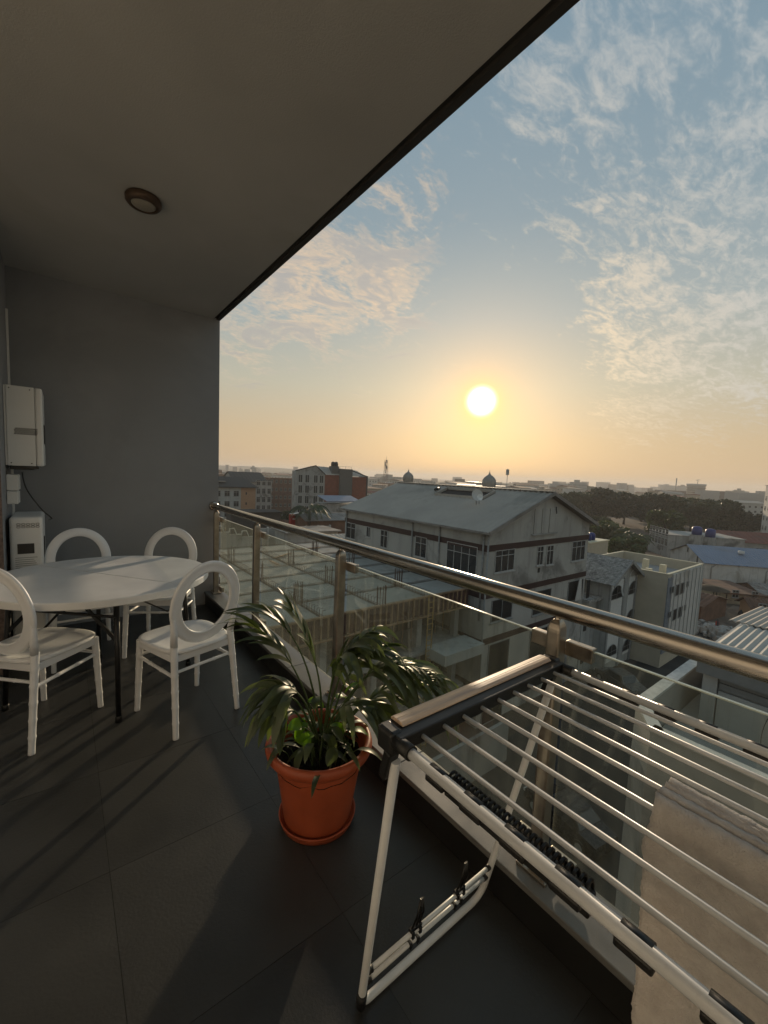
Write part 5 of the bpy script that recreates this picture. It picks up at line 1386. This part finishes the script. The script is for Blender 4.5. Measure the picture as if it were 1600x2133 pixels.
# ---------------------------------------------------------------- hazy skyline
SK = [(1163, 1180, 1003, 1300), (1186, 1193, 1009, 1300), (1204, 1210, 1004, 1500), (1215, 1227, 1003, 1300), (1236, 1276, 1014, 800), (1250, 1272, 1004, 1200), (1279, 1310, 1009, 900), (1291, 1307, 1006, 700),
      (1310, 1322, 1016, 900), (1343, 1357, 1016, 1300), (1366, 1392, 1014, 1300), (1376, 1386, 1009, 1500), (1385, 1430, 1021, 420), (1414, 1430, 1013, 900), (1466, 1500, 1021, 380), (1500, 1540, 1023, 400), (1540, 1592, 1026, 330),
      (470, 476, 968, 900), (611, 620, 972, 1500), (560, 600, 985, 900), (640, 660, 984, 1200), (900, 912, 996, 1200), (870, 892, 1000, 800), (930, 960, 1001, 900), (770, 800, 993, 700), (1090, 1108, 1005, 900), (1120, 1150, 1008, 700), (1070, 1082, 1004, 1300)]
C_sky1 = cm('pale tower wall', (.40, .38, .36), .8); C_sky2 = cm('brown tower wall', (.20, .16, .14), .8)
for k, (x0_, x1_, yt, dep) in enumerate(SK):
    a, c = atd(x0_, yt, dep), atd(x1_, yt, dep); wd = (c - a).length
    e = MB(); hh = a.z - G; nf_ = max(2, int(hh / 3.4))
    e.box((0, 0, 0), (wd, wd * .7, hh))
    if wd > 12:
        for j in range(nf_): e.box((-.2, -.5, hh * j / nf_), (wd + .2, -.02, hh * j / nf_ + .9))
    nm_ = 'skyline_tower' if wd < 22 else 'skyline_block'
    o = e.build(nm_, C_sky1 if k % 3 else C_sky2, None, loc=(a.x, a.y, G), rotz=math.atan2(c.y - a.y, c.x - a.x))
    where = 'left of the red brick building' if x0_ < 660 else ('above the ribbed roof ridge' if x0_ < 1155 else ('above the dark trees, left part of the skyline' if x0_ < 1300 else 'above the dark trees, right part of the skyline'))
    tag(o, ('hazy slim tower ' if wd < 22 else 'hazy broad block ') + where, 'building', 'hazy buildings on the skyline')
c = atd(1451, 1008, 560); e = empty('round_tower_block', (c.x, c.y, G), 0, 'broad round-topped hazy block with a crane on the right of the skyline', 'building')
r = 17 * 560 / F; hh = c.z - G
MB().lathe([(0, 0), (r * .92, 0), (r * .92, hh - 3), (r, hh - 2.5), (r, hh), (0, hh)], 24).build('drum', C_sky1, e)
for j in range(5): MB().lathe([(r * .93, hh - 6 - j * 3), (r * .99, hh - 6 - j * 3), (r * .99, hh - 5 - j * 3), (r * .93, hh - 5 - j * 3)], 24).build('floor_band', C_sky2, e)
MB().tube([(r * .4, 0, hh), (r * .4, 0, hh + 5)], .4, 4).build('crane_mast', C_greyfr, e); MB().tube([(-2, 0, hh + 5), (r * .4 + 9, 0, hh + 6)], .35, 4).build('crane_jib', C_greyfr, e)
random.seed(9)
for k in range(64):
    px = random.choice([random.uniform(455, 620), random.uniform(765, 1160), random.uniform(1160, 1590), random.uniform(1160, 1590)]); hz_ = 990 + .0437 * (px - 800); dep = random.uniform(450, 1500)
    yt = hz_ - random.uniform(-12, 5) * (1 if random.random() < .8 else 1.8); wpx_ = random.uniform(5, 30) * (600 / dep + .4)
    a, c = atd(px, yt, dep), atd(px + wpx_, yt, dep); wd = (c - a).length; hh = a.z - G
    if hh < 5: continue
    e = MB(); e.box((0, 0, 0), (wd, wd * .8, hh))
    if random.random() < .5: e.box((wd * .2, wd * .1, hh), (wd * .5, wd * .5, hh + 2.6))
    for j in range(max(1, int(hh / 3.4))): e.box((-.1, -.25, j * 3.4 + 1.2), (wd + .1, -.02, j * 3.4 + 2.6), mi=1)
    nm_ = 'skyline_tower' if hh > wd else 'skyline_block'
    o = e.build(nm_, [random.choice([C_sky1, C_sky2, C_conc]), C_greyfr], None, loc=(a.x, a.y, G), rotz=math.atan2(c.y - a.y, c.x - a.x) + random.uniform(-.3, .3))
    where = 'left of the red brick building' if px < 660 else ('above the ribbed roof ridge' if px < 1155 else ('above the dark trees, left part of the skyline' if px < 1300 else 'above the dark trees, right part of the skyline'))
    tag(o, ('small hazy tower ' if hh > wd else 'small hazy block ') + where, 'building', 'hazy buildings on the skyline')
# far wooded rises
def hill(px, py, dep, wpx, lab):
    c = atd(px, py, dep); k = dep / F; wdt = wpx * k; hh = c.z - G; b = MB()
    def f(u, v):
        x = (u - .5) * wdt; y = (v - .5) * wdt * .5; r = max(0, 1 - (2 * u - 1) ** 2) * max(0, 1 - (2 * v - 1) ** 2)
        return (x, y, hh * r ** .6 * (1 + .16 * noise.noise(Vector((x / wdt * 14, y / wdt * 14, 2)))) - .3)
    b.grid(f, 90, 24); o = b.build('hill', cm('wooded rise', (.05, .06, .04), .95, var=.2, scale=.05, spec=.05), None, loc=(c.x, c.y, G), rotz=math.atan2(-c.x, c.y)); tag(o, kind='structure')
hill(1195, 1008, 520, 150, ''); hill(1120, 1012, 600, 160, ''); hill(1010, 1004, 900, 260, ''); hill(520, 972, 2200, 500, '')

# ---------------------------------------------------------------- low town in between
random.seed(77)
keep = [(30, 26, 17), (14, 28, 16), (48, 18, 14), (85, 14, 22)]
fixed = [(o.location.x, o.location.y) for o in COL.objects if o.type == 'EMPTY' and o.parent is None and Vector((o.location.x, o.location.y, 0)).length > 30]
fixed = [f for f in fixed]
def okp(x, y, r):
    for a, c, q_ in keep:
        if math.hypot(x - a, y - c) < q_ + r: return False
    for a, c in fixed:
        if math.hypot(x - a, y - c) < r + 11: return False
    for a, c, q_ in placed:
        if math.hypot(x - a, y - c) < (r + q_) * .78: return False
    return True
placed = []
TW = [C_conc, C_mosq, C_lgrey, C_brick2, C_tan, C_white]; TRf = [C_metal2, C_rust, C_metal, C_redroof, C_metal2, C_rust, C_conc]
nm_w = ['grey concrete', 'weathered grey', 'light grey', 'brown brick', 'tan', 'off-white']; nm_r = ['grey sheet roof', 'rusty roof', 'pale sheet roof', 'red brown roof', 'grey sheet roof', 'rusty roof', 'flat concrete roof']
cnt = 0; tries = 0
while cnt < 270 and tries < 6000:
    tries += 1
    azm = R_(random.uniform(2, 78)); t = random.random(); dist = 75 + 640 * t ** 1.6
    x, y = dist * math.sin(azm), dist * math.cos(azm)
    wd, dp_ = random.uniform(6, 13) * (1 + dist / 600), random.uniform(6, 12) * (1 + dist / 600)
    if not okp(x, y, max(wd, dp_) * .6): continue
    if 110 < dist < 240 and R_(55) < azm < R_(76): continue
    mxh = 5.5 if dist < 130 else (8 if dist < 300 else 13.5)
    hh = random.uniform(2.8, mxh) if random.random() < .8 else random.uniform(mxh * .7, mxh * 1.15)
    wi, ri = random.randrange(6), random.randrange(7)
    b = MB(); b.box((0, 0, 0), (wd, dp_, hh), mi=0); rs_ = random.uniform(.6, 1.4)
    if ri != 6:
        if random.random() < .6:
            v = [b.bm.verts.new(p) for p in ((-.4, -.5, hh), (wd + .4, -.5, hh), (wd + .4, dp_ / 2, hh + rs_), (-.4, dp_ / 2, hh + rs_), (-.4, dp_ + .5, hh), (wd + .4, dp_ + .5, hh))]
            for f in ((0, 1, 2, 3), (3, 2, 5, 4), (0, 3, 4), (1, 5, 2)): q_ = b.bm.faces.new([v[i] for i in f]); q_.material_index = 1
        else:
            v = [b.bm.verts.new(p) for p in ((-.4, -.5, hh + .05), (wd + .4, -.5, hh + .05), (wd + .4, dp_ + .4, hh + rs_ * .8), (-.4, dp_ + .4, hh + rs_ * .8))]; q_ = b.bm.faces.new(v); q_.material_index = 1
            v2 = [b.bm.verts.new(vv_.co - Vector((0, 0, .15))) for vv_ in v]
            for i in range(4): q_ = b.bm.faces.new((v[i], v[(i + 1) % 4], v2[(i + 1) % 4], v2[i])); q_.material_index = 1
    else:
        for q1_ in ((0, 0, wd, .2), (0, dp_ - .2, wd, dp_), (0, .2, .2, dp_ - .2), (wd - .2, .2, wd, dp_ - .2)): b.box((q1_[0], q1_[1], hh + .001), (q1_[2], q1_[3], hh + .7), mi=0)
    # openings on the two faces toward the balcony
    nfl = max(1, int(hh / 2.9))
    for fl_ in range(nfl):
        for k in range(max(1, int(wd / 3))): xx = wd * (k + .5) / max(1, int(wd / 3)); b.box((xx - .55, -.05, fl_ * 2.9 + 1.0), (xx + .55, -.001, fl_ * 2.9 + 2.2), mi=2)
        for k in range(max(1, int(dp_ / 3))): yy = dp_ * (k + .5) / max(1, int(dp_ / 3)); b.box((-.05, yy - .55, fl_ * 2.9 + 1.0), (-.001, yy + .55, fl_ * 2.9 + 2.2), mi=2)
    rot = random.choice([0, 0, R_(-50), R_(random.uniform(-60, 10))]) 
    o = b.build('town_house', [TW[wi], TRf[ri], C_dark], None, loc=(x, y, G), rotz=rot)
    dd = 'near' if dist < 150 else ('mid' if dist < 330 else 'far'); sd_ = 'at left' if azm < R_(35) else ('beyond ribbed roof' if azm < R_(52) else 'at right')
    fls = ['one', 'two', 'three', 'four', 'five', 'six'][min(5, nfl - 1)]; shp = 'long' if max(wd, dp_) > 1.45 * min(wd, dp_) else 'square'
    tag(o, f'{shp} {fls}-storey {nm_w[wi]} house, {nm_r[ri]}, {dd} {sd_}', 'house', 'low houses of the town'); placed.append((x, y, max(wd, dp_) * .6)); cnt += 1
# scattered town trees
for k in range(46):
    for _ in range(30):
        azm = R_(random.uniform(4, 76)); dist = random.uniform(90, 620); x, y = dist * math.sin(azm), dist * math.cos(azm)
        if okp(x, y, 4): break
    else: continue
    e = copy_tree(protos[k % 3]); s = random.uniform(.35, .75); e.location = (x, y, G); e.scale = (s, s, s); e.rotation_euler.z = random.random() * 6
    side_ = 'on the left' if azm < R_(35) else ('beyond the ribbed roof' if azm < R_(52) else 'on the right')
    shp = ['bushy', 'broad', 'light green'][k % 3]; szw = 'tiny' if s < .5 else ('small' if s < .62 else 'mid-sized')
    tag(e, f'{szw} {shp} tree between the {"nearer" if dist < 250 else "farther"} town houses {side_}', 'tree', 'small trees in the town'); placed.append((x, y, 4))

# ---------------------------------------------------------------- street life
def car(px, py, rot, m, lab):
    p = atz(px, py, G + .03); e = empty('parked_car', p, rot, lab, 'car')
    secs = [(-2.1, .35, .62, .72), (-2.05, .28, .86, .80), (-1.2, .25, .95, .84), (-.75, .25, 1.42, .62), (.55, .25, 1.45, .62), (1.05, .25, .98, .82), (2.0, .28, .80, .80), (2.12, .35, .6, .72)]
    b = MB(); rows = []
    for x, z0_, z1_, hw_ in secs:
        low = .84 if abs(x) < 2 else .76; cab = z1_ > 1.2
        rows.append([b.bm.verts.new(q_) for q_ in ((x, -low, z0_), (x, -low, min(z1_, .9)), (x, -hw_, z1_), (x, hw_, z1_), (x, low, min(z1_, .9)), (x, low, z0_))])
    for A, Q in zip(rows, rows[1:]):
        for k in range(6): f = b.bm.faces.new((A[k], A[(k + 1) % 6], Q[(k + 1) % 6], Q[k]))
    b.bm.faces.new(rows[0][::-1]); b.bm.faces.new(rows[-1]); b.build('body', m, e, .03)
    for s in (-1, 1):
        b = MB(); b.quad((-.95, s * .80, .98), (.85, s * .80, .98), (.50, s * .66, 1.36), (-.68, s * .66, 1.36)); b.build('side_window', C_pane, e).location.y = s * .02
        for x in (-1.3, 1.35):
            wb_ = MB(); wb_.tube([(x, s * .70, .32), (x, s * .88, .32)], .32, 18); wo = wb_.build('wheel', M_black, e)
            MB().tube([(x, s * .881, .32), (x, s * .89, .32)], .19, 14).build('rim', C_lgrey, wo)
        MB().box((2.02, s * .62 - .16, .60), (2.14, s * .62 + .16, .74)).build('headlight', C_white, e, .02)
    b = MB(); b.quad((1.02, -.74, 1.0), (1.02, .74, 1.0), (.60, .58, 1.40), (.60, -.58, 1.40)); b.build('windscreen', C_pane, e).location.x = .03
    b = MB(); b.quad((-1.18, -.74, .99), (-1.18, .74, .99), (-.80, .58, 1.39), (-.80, -.58, 1.39)); b.build('rear_window', C_pane, e).location.x = -.03
car(1352, 1352, R_(70), cm('dark car paint', (.02, .02, .022), .25), 'black car parked against the arched window house')
car(1392, 1338, R_(10), cm('silver car paint', (.30, .30, .30), .3, metal=.4), 'silver car parked crosswise in the dark yard by the beige building')
car(1290, 1432, R_(65), cm('grey car paint', (.12, .12, .12), .3), 'grey car in the yard seen above the drying rack')
car(1180, 1720, R_(80), cm('dark car paint', (.02, .02, .022), .25), 'dark car directly below the balcony seen through the rack rods')


def person(px, py, top, legs, lab, rot=0):
    p = atz(px, py, G + .05); e = empty('person', p, rot, lab, 'person')
    V_ = [(0, 0, .93), (0, 0, 1.15), (0, 0, 1.40), (0, 0, 1.52), (0, 0, 1.66), (.19, 0, 1.38), (.25, .03, 1.12), (.24, .1, .88), (-.19, 0, 1.38), (-.25, -.02, 1.12), (-.23, .04, .88), (.10, 0, .88), (.12, .08, .48), (.13, .02, .06), (.13, .14, .03), (-.10, 0, .88), (-.12, -.06, .48), (-.13, -.14, .06), (-.13, -.02, .03)]
    E_ = [(0, 1), (1, 2), (2, 3), (3, 4), (2, 5), (5, 6), (6, 7), (2, 8), (8, 9), (9, 10), (0, 11), (11, 12), (12, 13), (13, 14), (0, 15), (15, 16), (16, 17), (17, 18)]
    Rr = [.15, .15, .16, .06, .11, .07, .05, .04, .07, .05, .04, .10, .07, .045, .04, .10, .07, .045, .04]
    me = bpy.data.meshes.new('body'); me.from_pydata(V_, E_, []); o = bpy.data.objects.new('body', me); COL.objects.link(o); o.parent = e
    sm = o.modifiers.new('skin', 'SKIN'); sv = me.skin_vertices[0].data
    for i, r_ in enumerate(Rr): sv[i].radius = (r_, r_)
    sv[0].use_root = True; ss = o.modifiers.new('sub', 'SUBSURF'); ss.levels = 1; ss.render_levels = 1
    me.materials.append(cm('dark clothes ' + top, legs))
    MB().lathe([(.17, .92), (.18, 1.1), (.19, 1.32), (.12, 1.42), (.06, 1.45)], 12).build('shirt', cm(top + ' shirt', legs if False else {'red': (.3, .05, .04), 'dark': (.04, .04, .05)}[top]), e)
person(1492, 1318, 'red', (.05, .05, .06), 'person in a reddish top walking in the dirt road by the rubble', .5)
person(1541, 1296, 'dark', (.03, .03, .03), 'person in dark clothes standing in the market yard', 1.2)

# labels that still coincide are told apart by their order from left to right
_by = {}
for o in COL.objects:
    if o.parent is None and 'label' in o: _by.setdefault(o['label'], []).append(o)
_ord = ['first', 'second', 'third', 'fourth', 'fifth', 'sixth', 'seventh', 'eighth', 'ninth', 'tenth', 'eleventh', 'twelfth', 'thirteenth', 'fourteenth', 'fifteenth', 'sixteenth']
for lb, os_ in _by.items():
    if len(os_) > 1:
        os_.sort(key=lambda o: math.atan2(o.location.x, o.location.y))
        for i, o in enumerate(os_[:16]): o['label'] = f'{lb}, {_ord[i]} from left'
# ---------------------------------------------------------------- haze
hz = MB().box((-3050, -650, G - 1.5), (3650, 4250, 34)).build('haze', []) if False else None
bm_ = MB(); bm_.box((-3050, -650, G - 1.5), (3650, 4250, 34))
hm = bpy.data.materials.new('haze'); hm.use_nodes = True; t_ = hm.node_tree; t_.nodes.clear()
vp = t_.nodes.new('ShaderNodeVolumePrincipled'); vp.inputs['Color'].default_value = (.88, .86, .84, 1); vp.inputs['Density'].default_value = .0004; vp.inputs['Anisotropy'].default_value = .25
oo = t_.nodes.new('ShaderNodeOutputMaterial'); t_.links.new(vp.outputs[0], oo.inputs['Volume'])
hz = bm_.build('haze', hm); tag(hz, kind='stuff')
